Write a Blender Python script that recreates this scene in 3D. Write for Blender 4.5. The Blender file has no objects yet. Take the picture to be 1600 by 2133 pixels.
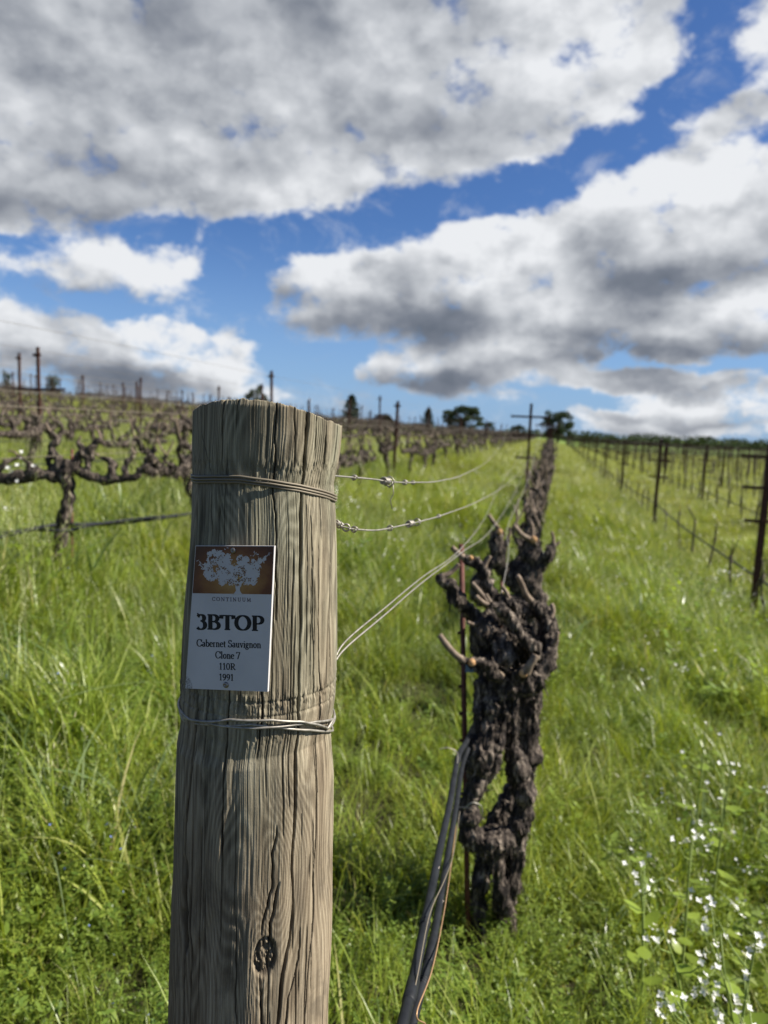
import bpy, math, random
import numpy as np
from mathutils import Vector, Matrix

# ------------------------------------------------------------------ camera
S = bpy.context.scene
COL = S.collection
FP = 1500.0                       # focal length in pixels of the 1600x2133 photo
CAMZ = 1.45
PITCH, ROLL = math.radians(6.6), math.radians(2.2)
CF = np.array([0, math.cos(PITCH), -math.sin(PITCH)])
_r0 = np.array([1.0, 0, 0]); _u0 = np.array([0, math.sin(PITCH), math.cos(PITCH)])
CR = math.cos(ROLL)*_r0 + math.sin(ROLL)*_u0
CU = -math.sin(ROLL)*_r0 + math.cos(ROLL)*_u0
CC = np.array([0, 0, CAMZ])
cam_d = bpy.data.cameras.new('camera'); cam = bpy.data.objects.new('camera', cam_d)
COL.objects.link(cam); S.camera = cam
m = Matrix.Identity(4)
for i in range(3):
    m[i][0] = CR[i]; m[i][1] = CU[i]; m[i][2] = -CF[i]; m[i][3] = CC[i]
cam.matrix_world = m
cam_d.sensor_fit = 'VERTICAL'; cam_d.sensor_height = 36.0; cam_d.lens = 36.0*FP/2133.0
cam_d.clip_start = 0.05; cam_d.clip_end = 6000
cam_d.dof.use_dof = True; cam_d.dof.focus_distance = 0.70; cam_d.dof.aperture_fstop = 6.2

# ------------------------------------------------------------------ light
SUN_AZ, SUN_EL = math.radians(92), math.radians(42)     # azimuth from +Y towards +X
sun_d = bpy.data.lights.new('sun', 'SUN'); sun_d.energy = 5.0; sun_d.angle = math.radians(0.55)
sun_d.color = (1.0, 0.94, 0.84)
sun = bpy.data.objects.new('sun', sun_d); COL.objects.link(sun)
sd = Vector((math.sin(SUN_AZ)*math.cos(SUN_EL), math.cos(SUN_AZ)*math.cos(SUN_EL), math.sin(SUN_EL)))
sun.rotation_euler = sd.to_track_quat('Z', 'Y').to_euler()
S.view_settings.view_transform = 'Standard'; S.view_settings.look = 'None'
S.view_settings.exposure = 0.85; S.view_settings.gamma = 1.0

def ray(px, py):
    return CF + (px-800)/FP*CR - (py-1066.5)/FP*CU
def P(px, py, d):
    return CC + d*ray(px, py)

# ------------------------------------------------------------------ sky with clouds
def build_world():
    w = bpy.data.worlds.new('World'); S.world = w; w.use_nodes = True
    nt = w.node_tree; nt.nodes.clear(); N = nt.nodes; L = nt.links
    def nd(t, **k):
        n = N.new(t)
        for a, b in k.items(): setattr(n, a, b)
        return n
    def setin(n, i, v):
        if isinstance(v, bpy.types.NodeSocket): L.new(v, n.inputs[i])
        else: n.inputs[i].default_value = v
    def M(op, a, b=None, c=None, clamp=False):
        n = nd('ShaderNodeMath', operation=op); n.use_clamp = clamp
        setin(n, 0, a)
        if b is not None: setin(n, 1, b)
        if c is not None: setin(n, 2, c)
        return n.outputs[0]
    def VM(op, a, b=None, c=None):
        n = nd('ShaderNodeVectorMath', operation=op)
        setin(n, 0, a)
        if b is not None: setin(n, 1, b)
        if c is not None: setin(n, 2, c)
        return n.outputs[1] if op in ('LENGTH', 'DOT_PRODUCT') else n.outputs[0]
    def MR(v, a, b, c=0.0, d=1.0, t='SMOOTHSTEP'):
        n = nd('ShaderNodeMapRange', interpolation_type=t)
        setin(n, 0, v); setin(n, 1, a); setin(n, 2, b); setin(n, 3, c); setin(n, 4, d)
        return n.outputs[0]
    def MIX(f, a, b):
        n = nd('ShaderNodeMix', data_type='RGBA')
        setin(n, 0, f); setin(n, 6, a); setin(n, 7, b); return n.outputs[2]
    tc = nd('ShaderNodeTexCoord')
    sep = nd('ShaderNodeSeparateXYZ'); L.new(tc.outputs['Generated'], sep.inputs[0])
    X, Y, Z = sep.outputs
    az = M('MULTIPLY', M('ARCTAN2', X, Y), 57.2958)
    el = M('MULTIPLY', M('ARCSINE', Z), 57.2958)
    comb = nd('ShaderNodeCombineXYZ'); L.new(az, comb.inputs[0]); L.new(el, comb.inputs[1])
    p = comb.outputs[0]                                   # degrees (azimuth, elevation)
    # perspective-like compression of the noise towards the horizon
    pn = VM('MULTIPLY', tc.outputs['Generated'], (57.3, 57.3, 82.0))
    def noise(v, scale, det, rough=0.55, dist=0.0, lac=2.0):
        n = nd('ShaderNodeTexNoise'); L.new(v, n.inputs['Vector'])
        n.inputs['Scale'].default_value = scale; n.inputs['Detail'].default_value = det
        n.inputs['Roughness'].default_value = rough; n.inputs['Distortion'].default_value = dist
        n.inputs['Lacunarity'].default_value = lac
        return n
    wn = noise(pn, 0.11, 5, 0.6)
    warp = VM('MULTIPLY', VM('SUBTRACT', wn.outputs['Color'], (0.5, 0.5, 0.5)), (6.0, 4.6, 0.0))
    q = VM('ADD', p, warp)
    def ae(px, py):
        d = ray(px, py); d = d/np.linalg.norm(d)
        return math.degrees(math.atan2(d[0], d[1])), math.degrees(math.asin(d[2]))
    def blobs(lst, vec):
        acc = None
        for (px, py, rx, ry, wt) in lst:
            a, e = ae(px, py)
            k = (1+((px-800)**2+(py-1066)**2)/FP**2)
            rxd = math.degrees(rx/FP)/math.sqrt(k)*1.0; ryd = math.degrees(ry/FP)/k
            rxd = rxd/max(0.5, math.cos(math.radians(e)))*1.0
            dv = VM('MULTIPLY', VM('SUBTRACT', vec, (a, e, 0)), (1/rxd, 1/ryd, 0))
            b = MR(VM('LENGTH', dv), 1.45, 0.35, 0.0, wt)
            acc = b if acc is None else M('ADD', acc, b)
        return acc
    mask_b = [
        (200, 130, 620, 330, 1.3), (760, 170, 480, 250, 1.1), (1110, 110, 300, 210, .95), (1330, 60, 120, 150, .6),
        (450, 400, 330, 90, .7), (60, 400, 220, 120, .8), (800, 350, 230, 70, .5), (1080, 270, 220, 60, .5),
        (200, 565, 200, 55, .85), (60, 610, 110, 45, .4), (340, 545, 60, 30, .3),
        (150, 720, 260, 75, .95), (330, 690, 90, 60, .7), (450, 745, 110, 65, .8), (300, 800, 330, 55, .8), (-60, 680, 120, 80, .6),
        (660, 590, 160, 110, 1.0), (600, 560, 80, 50, .5), (900, 570, 170, 110, .95), (1070, 490, 150, 60, .7), (1050, 630, 260, 110, 1.1), (720, 690, 110, 35, .5),
        (1400, 440, 230, 130, 1.1), (1540, 380, 170, 150, .8), (1400, 620, 330, 130, 1.2), (1200, 700, 330, 60, .7),
        (1560, 700, 260, 80, .8), (890, 785, 150, 50, .95), (1060, 740, 160, 40, .6), (980, 835, 80, 22, .5),
        (880, 760, 130, 60, .8), (1080, 730, 130, 50, .8), (320, 690, 120, 70, .7), (450, 720, 90, 80, .5), (1450, 805, 200, 40, .5), (1240, 800, 120, 34, .7), (1300, 880, 160, 34, .6),
        (1480, 800, 220, 26, .65), (1380, 845, 230, 26, .7), (1500, 880, 260, 24, .7), (1210, 870, 80, 28, .5), (740, 850, 60, 34, .55), (600, 830, 50, 34, .5),
        (1590, 110, 70, 110, .8), (1375, 258, 60, 26, .5), (1520, 250, 80, 40, .55), (1230, 790, 110, 25, .5),
        (1500, 320, 70, 30, .3), (1200, 440, 60, 20, .25),
        # beyond the frame
        (-700, 300, 500, 350, 1.0), (2300, 500, 500, 300, 1.0), (2500, 1000, 900, 60, .6), (-900, 820, 700, 60, .6)]
    holes_b = [(1180, 130, 75, 42, .80), (1480, 150, 90, 60, 0.72), (1390, 215, 90, 50, 0.64), (1290, 300, 90, 45, 0.72), (1160, 370, 110, 45, 0.80), (1010, 415, 120, 45, 0.80), (860, 455, 110, 50, 0.80), (700, 490, 110, 40, 0.72), (560, 500, 110, 50, 0.72),
        (480, 580, 60, 90, 0.72), (330, 487, 90, 26, 0.48), (60, 520, 90, 30, 0.48), (1440, 60, 40, 60, 0.40), (560, 700, 50, 60, 0.56), (640, 760, 110, 30, 0.64), (1560, 300, 60, 30, 0.32), (1250, 830, 120, 22, 0.56), (1110, 350, 60, 30, 0.48), (230, 635, 150, 16, 0.48), (1480, 770, 160, 10, 0.40), (1500, 866, 140, 8, 0.32)]
    shade_b = [   # + darker
        (40, 440, 260, 60, .8), (200, 30, 700, 120, .5), (500, 230, 500, 80, .25), (1050, 660, 270, 60, .55), (1380, 700, 330, 60, .6),
        (700, 690, 120, 30, .6), (880, 800, 140, 34, .85), (1480, 812, 220, 16, .6), (1420, 590, 250, 40, .55), (930, 640, 120, 40, .2),
        (100, 620, 140, 30, .5), (230, 790, 280, 40, .45), (1400, 868, 160, 14, .5), (0, 760, 180, 60, .35), (800, 650, 60, 80, .3)]
    light_b = [
        (330, 680, 120, 50, .7), (620, 570, 90, 70, .45), (1350, 390, 220, 70, .55), (1050, 480, 160, 40, .5), (1250, 180, 190, 120, .45), (940, 340, 220, 60, .35),
        (1130, 720, 70, 30, .6), (1320, 620, 120, 20, .2), (440, 740, 60, 50, .3), (1500, 850, 160, 18, .5), (900, 520, 80, 40, .4), (1560, 480, 90, 40, .4), (1580, 120, 60, 90, .5),
        (200, 560, 160, 35, .2)]
    base = M('SUBTRACT', blobs(mask_b, q), blobs(holes_b, q))
    base = M('MINIMUM', base, 1.22)
    mid = mask_b[8:44]
    form = M('SUBTRACT', blobs(mid, q), blobs(mid, VM('ADD', q, (1.3, 2.3, 0))))
    # everywhere outside of the hand placed field: unseen cumulus, added dark to lower the ambient
    gen = noise(pn, 0.035, 4, 0.55)
    far = MR(M('ABSOLUTE', M('ADD', az, -2.0)), 34.0, 46.0)
    hi = MR(el, 42.0, 52.0)
    outm = M('MAXIMUM', far, hi)
    base = M('ADD', base, M('MULTIPLY', outm, MR(gen.outputs[0], .48, .64)))
    sdir = (0.55, 0.9, 0)
    pw = VM('ADD', pn, VM('MULTIPLY', wn.outputs['Color'], (2.5, 2.5, 2.5)))
    n1 = noise(pw, 0.13, 9, 0.60, 0.15)
    r1 = noise(pn, 0.10, 3, 0.5, 0.1)
    r2 = noise(VM('ADD', pn, (1.6, 0, 3.2)), 0.10, 3, 0.5, 0.1)
    n3 = noise(pn, 0.5, 6, 0.62, 0.2)
    def billow(v, sc, det):
        n = nd('ShaderNodeTexVoronoi', feature='F1'); L.new(v, n.inputs['Vector']); n.inputs['Scale'].default_value = sc
        n.inputs['Detail'].default_value = det; n.inputs['Roughness'].default_value = .55; n.inputs['Lacunarity'].default_value = 2.2; n.normalize = True
        return M('SUBTRACT', 1.0, n.outputs['Distance'])
    wv = VM('ADD', pn, VM('MULTIPLY', n3.outputs['Color'], (1.6, 1.6, 1.6)))
    b1 = billow(wv, .20, 3.0); b2 = billow(VM('ADD', wv, (.7, 0, 1.3)), .20, 2.0)
    fb = M('ADD', M('MULTIPLY', n1.outputs[0], .80), M('MULTIPLY', n3.outputs[0], .30))
    fb = M('ADD', fb, M('MULTIPLY', M('SUBTRACT', b1, .72), .55))
    fb = M('ADD', fb, .14)     # mean .69
    dens = M('ADD', base, M('MULTIPLY', M('SUBTRACT', fb, .69), 4.3))
    alpha = MR(dens, .10, .95)
    edge = MR(dens, .35, 1.35)
    wisp = M('MULTIPLY', MR(noise(pn, .22, 8, .68, .5).outputs[0], .50, .72), .30)
    alpha = M('MAXIMUM', alpha, wisp)                            # thick middles
    relief = M('MULTIPLY', M('SUBTRACT', r1.outputs[0], r2.outputs[0]), 1.25)
    puff = M('ADD', M('MULTIPLY', M('SUBTRACT', b1, b2), 1.3), M('MULTIPLY', M('SUBTRACT', b1, .72), .55))
    relief = M('ADD', relief, M('MULTIPLY', puff, MR(dens, .3, 1.9, .95, .38)))
    fine = M('ADD', M('MULTIPLY', M('SUBTRACT', n3.outputs[0], .5), .30), M('MULTIPLY', M('SUBTRACT', n1.outputs[0], .5), .6))
    sh = blobs(shade_b, q); lt = blobs(light_b, q)
    # brightness: thin sunlit margins bright, thick middles greyer
    br = M('ADD', M('ADD', .76, relief), fine)
    br = M('ADD', br, M('MULTIPLY', M('SUBTRACT', .55, edge), .16))
    br = M('ADD', br, M('MULTIPLY', M('MINIMUM', M('MAXIMUM', form, -.6), .7), .30))
    br = M('ADD', br, M('MULTIPLY', lt, .30))
    br = M('SUBTRACT', br, M('MULTIPLY', sh, .42))
    br = M('SUBTRACT', br, M('MULTIPLY', outm, .50), clamp=True)  # unseen clouds darkened to dim the ambient light
    ramp = nd('ShaderNodeValToRGB'); L.new(br, ramp.inputs[0]); cr = ramp.color_ramp
    cr.elements[0].position = 0.0; cr.elements[0].color = (.145, .17, .215, 1)
    cr.elements[1].position = 1.0; cr.elements[1].color = (.86, .88, .91, 1)
    for pos, c in ((.25, (.20, .225, .275, 1)), (.5, (.36, .385, .43, 1)), (.75, (.58, .605, .645, 1))):
        e = cr.elements.new(pos); e.color = c
    sky = nd('ShaderNodeTexSky', sky_type='NISHITA'); sky.sun_disc = False
    sky.sun_elevation = SUN_EL; sky.sun_rotation = SUN_AZ
    sky.altitude = 200; sky.air_density = 1.0; sky.dust_density = .6; sky.ozone_density = 3.0
    skc = VM('MULTIPLY', sky.outputs[0], (.50, .70, 1.02))
    clouds = VM('MULTIPLY', ramp.outputs[0], (9.0, 9.0, 9.0))
    # faint veil near the horizon
    veil = MR(el, 16.0, 0.0, 0.0, .6)
    skc = MIX(veil, skc, (3.0, 4.8, 7.6, 1))
    col = MIX(alpha, skc, clouds)
    bg = nd('ShaderNodeBackground'); L.new(col, bg.inputs[0]); bg.inputs[1].default_value = .060
    out = nd('ShaderNodeOutputWorld'); L.new(bg.outputs[0], out.inputs[0])
    w.cycles.sampling_method = 'MANUAL'; w.cycles.sample_map_resolution = 512
build_world()

# ------------------------------------------------------------------ helpers
def tag(o, label=None, cat=None, group=None, kind=None):
    if label: o['label'] = label
    if cat: o['category'] = cat
    if group: o['group'] = group
    if kind: o['kind'] = kind
    return o
def empty(name, loc=(0, 0, 0), rz=0):
    o = bpy.data.objects.new(name, None); o.empty_display_size = .1
    o.location = loc; o.rotation_euler = (0, 0, rz); COL.objects.link(o); return o
def mesh_np(name, V, F, smooth=True):
    V = np.asarray(V, np.float32); me = bpy.data.meshes.new(name)
    if isinstance(F, np.ndarray):
        k = F.shape[1]; flat = F.astype(np.int32).ravel(); n = len(F)
        starts = np.arange(n, dtype=np.int32)*k; tot = np.full(n, k, np.int32)
    else:
        tot = np.array([len(f) for f in F], np.int32); flat = np.array([i for f in F for i in f], np.int32)
        starts = np.concatenate(([0], np.cumsum(tot)[:-1])).astype(np.int32); n = len(F)
    me.vertices.add(len(V)); me.vertices.foreach_set('co', V.ravel())
    me.loops.add(len(flat)); me.loops.foreach_set('vertex_index', flat)
    me.polygons.add(n); me.polygons.foreach_set('loop_start', starts); me.polygons.foreach_set('loop_total', tot)
    me.update(calc_edges=True)
    me.polygons.foreach_set('use_smooth', np.full(n, smooth, bool)); me.update()
    return me
def put(name, me, mat=None, parent=None, loc=None):
    if mat is not None and not me.materials: me.materials.append(mat)
    o = bpy.data.objects.new(name, me); COL.objects.link(o)
    if parent is not None: o.parent = parent
    if loc is not None: o.location = loc
    return o
class MB:
    def __init__(s): s.V = []; s.F = []; s.n = 0
    def add(s, V, F):
        s.V.append(np.asarray(V, float)); s.F += [tuple(int(i)+s.n for i in f) for f in F]; s.n += len(V); return s
    def box(s, c, size, R=None):
        hx, hy, hz = [a/2 for a in size]
        v = np.array([(x, y, z) for x in (-hx, hx) for y in (-hy, hy) for z in (-hz, hz)])
        if R is not None: v = v @ np.asarray(R).T
        return s.add(v+np.asarray(c), [(0, 1, 3, 2), (4, 6, 7, 5), (0, 4, 5, 1), (2, 3, 7, 6), (0, 2, 6, 4), (1, 5, 7, 3)])
    def tube(s, pts, rad, k=8, cap=True):
        V, F = tube(pts, rad, k, cap); return s.add(V, F)
    def mesh(s, name, smooth=True):
        return mesh_np(name, np.concatenate(s.V), s.F, smooth)
    def build(s, name, mat, parent=None, smooth=True, loc=None):
        return put(name, s.mesh(name, smooth), mat, parent, loc)
def tube(pts, rad, k=8, cap=True):
    P_ = np.asarray(pts, float); n = len(P_)
    rad = np.full(n, rad) if np.isscalar(rad) else np.asarray(rad, float)
    T = np.gradient(P_, axis=0); T /= (np.linalg.norm(T, axis=1)[:, None]+1e-12)
    a = np.array([0, 0, 1.0]) if abs(T[0][2]) < .9 else np.array([1.0, 0, 0])
    u = np.cross(T[0], a); u /= np.linalg.norm(u); V = []
    ang = np.arange(k)*2*math.pi/k
    for i in range(n):
        u = u-T[i]*np.dot(u, T[i]); u /= np.linalg.norm(u)+1e-12; w = np.cross(T[i], u)
        V.append(P_[i]+rad[i]*(np.cos(ang)[:, None]*u+np.sin(ang)[:, None]*w))
    V = np.concatenate(V); F = []
    for i in range(n-1):
        for j in range(k):
            j2 = (j+1) % k; F.append((i*k+j, i*k+j2, (i+1)*k+j2, (i+1)*k+j))
    if cap:
        F.append(tuple(range(k-1, -1, -1))); F.append(tuple((n-1)*k+j for j in range(k)))
    return V, F
def smooth_path(pts, n):
    """Catmull-Rom through pts, n samples; extra columns (radius) are carried along."""
    A = np.asarray(pts, float); m_ = len(A)
    A = np.vstack([2*A[0]-A[1], A, 2*A[-1]-A[-2]])
    out = []
    for t in np.linspace(0, m_-1-1e-9, n):
        i = int(t); f = t-i; p0, p1, p2, p3 = A[i:i+4]
        out.append(.5*((2*p1)+(-p0+p2)*f+(2*p0-5*p1+4*p2-p3)*f*f+(-p0+3*p1-3*p2+p3)*f**3))
    return np.array(out)
def _h(ix, iy, iz, seed):
    n = (ix*374761393+iy*668265263+iz*2147483647+seed*974634777) & 0xffffffff
    n = ((n ^ (n >> 13))*1274126177) & 0xffffffff
    n = (n ^ (n >> 16))*2246822519 & 0xffffffff
    return ((n ^ (n >> 15)) & 0xffffff)/float(0x7fffff)-1.0
def vnoise(p, seed=0):
    p = np.asarray(p, float); f0 = np.floor(p); i = f0.astype(np.int64); f = p-f0; f = f*f*(3-2*f); r = 0
    for dx in (0, 1):
        wx = f[:, 0] if dx else 1-f[:, 0]
        for dy in (0, 1):
            wy = f[:, 1] if dy else 1-f[:, 1]
            for dz in (0, 1):
                wz = f[:, 2] if dz else 1-f[:, 2]
                r = r+wx*wy*wz*_h(i[:, 0]+dx, i[:, 1]+dy, i[:, 2]+dz, seed)
    return r
def fbm(p, oct=4, seed=0, rough=.5):
    p = np.asarray(p, float); r = 0; a = 1; t = 0
    for o in range(oct):
        r = r+a*vnoise(p*2**o, seed+o*17); t += a; a *= rough
    return r/t

# ------------------------------------------------------------------ materials
def mat(name, f):
    m_ = bpy.data.materials.new(name); m_.use_nodes = True
    nt = m_.node_tree; nt.nodes.clear(); b = NB(nt); f(b); return m_
class NB:
    def __init__(s, nt): s.nt = nt; s.N = nt.nodes; s.L = nt.links
    def nd(s, t, **k):
        n = s.N.new(t)
        for a, b in k.items(): setattr(n, a, b)
        return n
    def si(s, n, i, v):
        if isinstance(v, bpy.types.NodeSocket): s.L.new(v, n.inputs[i])
        else: n.inputs[i].default_value = v
    def coord(s, which='Object'): return s.nd('ShaderNodeTexCoord').outputs[which]
    def geo(s, w='Position'): return s.nd('ShaderNodeNewGeometry').outputs[w]
    def vscale(s, v, sc):
        n = s.nd('ShaderNodeVectorMath', operation='MULTIPLY'); s.si(n, 0, v); s.si(n, 1, sc); return n.outputs[0]
    def noise(s, v, scale, det=4, rough=.55, dist=0):
        n = s.nd('ShaderNodeTexNoise'); s.L.new(v, n.inputs['Vector']); n.inputs['Scale'].default_value = scale
        n.inputs['Detail'].default_value = det; n.inputs['Roughness'].default_value = rough; n.inputs['Distortion'].default_value = dist
        return n.outputs[0]
    def math(s, op, a, b=0.0, clamp=False):
        n = s.nd('ShaderNodeMath', operation=op); n.use_clamp = clamp; s.si(n, 0, a); s.si(n, 1, b); return n.outputs[0]
    def mr(s, v, a, b, c=0., d=1.):
        n = s.nd('ShaderNodeMapRange'); s.si(n, 0, v); s.si(n, 1, a); s.si(n, 2, b); s.si(n, 3, c); s.si(n, 4, d); return n.outputs[0]
    def ramp(s, v, stops, interp='LINEAR'):
        n = s.nd('ShaderNodeValToRGB'); s.L.new(v, n.inputs[0]); cr = n.color_ramp; cr.interpolation = interp
        cr.elements[0].position = stops[0][0]; cr.elements[0].color = (*stops[0][1], 1)
        cr.elements[1].position = stops[-1][0]; cr.elements[1].color = (*stops[-1][1], 1)
        for p, c in stops[1:-1]: cr.elements.new(p).color = (*c, 1)
        return n.outputs[0]
    def mix(s, f, a, b, bt='MIX'):
        n = s.nd('ShaderNodeMix', data_type='RGBA', blend_type=bt); s.si(n, 0, f)
        s.si(n, 6, a if isinstance(a, bpy.types.NodeSocket) or len(a) == 4 else (*a, 1))
        s.si(n, 7, b if isinstance(b, bpy.types.NodeSocket) or len(b) == 4 else (*b, 1)); return n.outputs[2]
    def bump(s, h, strength=.3, dist=.01):
        n = s.nd('ShaderNodeBump'); s.L.new(h, n.inputs['Height']); n.inputs['Strength'].default_value = strength
        n.inputs['Distance'].default_value = dist; return n.outputs[0]
    def pbr(s, col, rough=.8, metal=0., normal=None, spec=.3):
        n = s.nd('ShaderNodeBsdfPrincipled'); s.si(n, 'Base Color', col if isinstance(col, bpy.types.NodeSocket) else (*col, 1))
        s.si(n, 'Roughness', rough); s.si(n, 'Metallic', metal); s.si(n, 'Specular IOR Level', spec)
        if normal is not None: s.L.new(normal, n.inputs['Normal'])
        return n.outputs[0]
    def out(s, sh):
        o = s.nd('ShaderNodeOutputMaterial'); s.L.new(sh, o.inputs[0])
    def attr(s, name, sock='Fac'):
        return s.nd('ShaderNodeAttribute', attribute_name=name).outputs[sock]
    def rnd(s): return s.nd('ShaderNodeObjectInfo').outputs['Random']

def leaf_mat(name, stops, transl=.45, rough=.36, patch=None, spec=.5):
    def f(b):
        isl = b.geo('Random Per Island'); r = b.rnd()
        v = b.math('ADD', b.math('MULTIPLY', isl, .55), b.math('MULTIPLY', r, .45))
        c = b.ramp(v, stops)
        pos = b.geo()
        n = b.noise(pos, .55, 3, .6)
        hs = b.nd('ShaderNodeHueSaturation'); b.L.new(c, hs.inputs['Color'])
        b.si(hs, 'Value', b.mr(n, .3, .7, .78, 1.22)); b.si(hs, 'Hue', b.mr(b.noise(pos, .9, 2), .3, .7, .488, .508))
        c = hs.outputs[0]
        p = b.pbr(c, rough, spec=spec)
        t = b.nd('ShaderNodeBsdfTranslucent')
        cc = b.mix(1.0, c, (1.1, 1.05, .5, 1), 'MULTIPLY'); b.L.new(cc, t.inputs[0])
        mx = b.nd('ShaderNodeMixShader'); mx.inputs[0].default_value = transl
        b.L.new(p, mx.inputs[1]); b.L.new(t.outputs[0], mx.inputs[2]); b.out(mx.outputs[0])
    return mat(name, f)
M_grass = leaf_mat('grass_blade', [(0, (.14, .20, .024)), (.45, (.245, .32, .042)), (.76, (.34, .40, .075)), (.90, (.44, .45, .15)), (1, (.55, .47, .25))])
M_far = leaf_mat('far_grass', [(0, (.24, .29, .07)), (.5, (.32, .36, .10)), (1, (.44, .46, .18))])
M_broad = leaf_mat('broad_grass_blade', [(0, (.11, .17, .06)), (.5, (.18, .25, .095)), (1, (.28, .34, .16))], rough=.30, spec=.6)
M_weed = leaf_mat('weed_leaf', [(0, (.085, .15, .022)), (.6, (.21, .29, .045)), (1, (.33, .41, .07))], rough=.4, spec=.5)
M_seed = leaf_mat('seed_head', [(0, (.20, .26, .08)), (.6, (.32, .36, .15)), (1, (.46, .42, .24))], .35, .6)
M_petal = leaf_mat('white_petal', [(0, (.62, .62, .60)), (1, (.80, .80, .76))], .3, .6)
M_blue = leaf_mat('blue_petal', [(0, (.14, .20, .55)), (1, (.25, .32, .7))], .3, .6)
M_bigleaf = leaf_mat('radish_leaf', [(0, (.17, .26, .035)), (1, (.34, .44, .06))], .5, .4, spec=.5)
M_radstem = leaf_mat('radish_stem', [(0, (.20, .28, .07)), (1, (.30, .36, .10))], .15, .5)
M_tree = leaf_mat('tree_foliage', [(0, (.022, .036, .018)), (.5, (.038, .058, .026)), (1, (.065, .088, .035))], .2, .7, spec=.2)
M_conif = leaf_mat('conifer_foliage', [(0, (.014, .028, .016)), (1, (.035, .058, .028))], .12, .7, spec=.2)

def _bark(b):
    c = b.coord('Object'); cs = b.vscale(c, (1, 1, .3))
    n1 = b.noise(cs, 60, 6, .7, .6); n2 = b.noise(c, 14, 4, .6)
    col = b.ramp(n1, [(.32, (.006, .005, .005)), (.46, (.026, .021, .018)), (.54, (.095, .075, .06)), (.64, (.34, .28, .22))])
    col = b.mix(b.mr(n2, .45, .68, 0, .6), col, (.028, .022, .019))
    b.out(b.pbr(col, .9, normal=b.bump(n1, .75, .012), spec=.2))
M_bark = mat('vine_bark', _bark)
def _cane(b):
    n = b.noise(b.vscale(b.coord(), (1, 1, .3)), 90, 4)
    b.out(b.pbr(b.ramp(n, [(.3, (.10, .070, .048)), (.7, (.30, .23, .165))]), .7, normal=b.bump(n, .3, .003)))
M_cane = mat('pruned_cane', _cane)
def _cut(b):
    n = b.noise(b.coord(), 200, 3)
    b.out(b.pbr(b.ramp(n, [(.3, (.42, .22, .09)), (.7, (.68, .42, .2))]), .8))
M_cut = mat('fresh_cut_wood', _cut)
def _rust(b):
    n = b.noise(b.coord(), 45, 5, .65)
    col = b.ramp(n, [(.3, (.030, .014, .011)), (.55, (.085, .036, .024)), (.75, (.19, .080, .048))])
    b.out(b.pbr(col, .8, .15, b.bump(n, .3, .002)))
M_rust = mat('rusted_steel', _rust)
def _stake(b):
    n = b.noise(b.coord(), 60, 4, .6)
    b.out(b.pbr(b.ramp(n, [(.3, (.075, .026, .020)), (.7, (.17, .065, .045))]), .7, .1))
M_stake = mat('red_brown_stake_paint', _stake)
def _wire(b):
    n = b.noise(b.coord(), 160, 3)
    b.out(b.pbr(b.ramp(n, [(.3, (.22, .20, .165)), (.7, (.42, .39, .34))]), .5, .55))
M_wire = mat('galvanised_wire', _wire)
M_dwire = mat('weathered_wire', lambda b: b.out(b.pbr((.20, .17, .125), .6, .3)))
def _hose(b):
    n = b.noise(b.coord(), 30, 4)
    b.out(b.pbr(b.ramp(n, [(.3, (.008, .009, .011)), (.7, (.022, .024, .028))]), .55, spec=.22))
M_hose = mat('black_poly_hose', _hose)
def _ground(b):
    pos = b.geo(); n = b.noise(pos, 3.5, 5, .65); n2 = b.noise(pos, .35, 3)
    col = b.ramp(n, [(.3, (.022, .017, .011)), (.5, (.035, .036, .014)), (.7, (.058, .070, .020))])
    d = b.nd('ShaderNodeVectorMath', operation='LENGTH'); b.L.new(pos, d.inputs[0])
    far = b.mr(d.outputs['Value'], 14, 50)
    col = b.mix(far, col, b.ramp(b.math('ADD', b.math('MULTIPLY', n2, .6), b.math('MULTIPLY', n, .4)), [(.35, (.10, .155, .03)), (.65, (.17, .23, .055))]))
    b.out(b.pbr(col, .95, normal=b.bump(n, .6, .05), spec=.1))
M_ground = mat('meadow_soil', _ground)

# ------------------------------------------------------------------ terrain
RA = math.radians(13.0)                      # rows run 13 degrees right of the view axis
RS, RC = math.sin(RA), math.cos(RA)
def uv2xy(u, v): return u*RC+v*RS, -u*RS+v*RC
def xy2uv(x, y): return x*RC-y*RS, x*RS+y*RC
_hu = [-400, -120, -80, -60, -50, -40, -30, -20, -12, -7.5, -5, -2.6, -.13, 1.1, 2.3, 3.4, 4.7, 7.2, 15, 40, 120, 400]
_hz = [-8, -2.2, .3, 1.25, 1.40, 1.25, .55, -.22, -.62, -.80, -.86, -1.03, -1.45, -1.72, -2.02, -2.08, -2.10, -2.16, -2.4, -2.7, -3.2, -4]
def hgt(x, y):
    x = np.asarray(x, float); y = np.asarray(y, float); u, v = xy2uv(x, y)
    z = (np.interp(u-.5, _hu, _hz)+np.interp(u+.5, _hu, _hz)+np.interp(u, _hu, _hz)*2)/4+CAMZ
    z = z+.025*np.sin(x*1.7+y*.6)+.02*np.sin(y*2.3-x*.9)
    return z
def H(x, y): return float(hgt(x, y))
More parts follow.
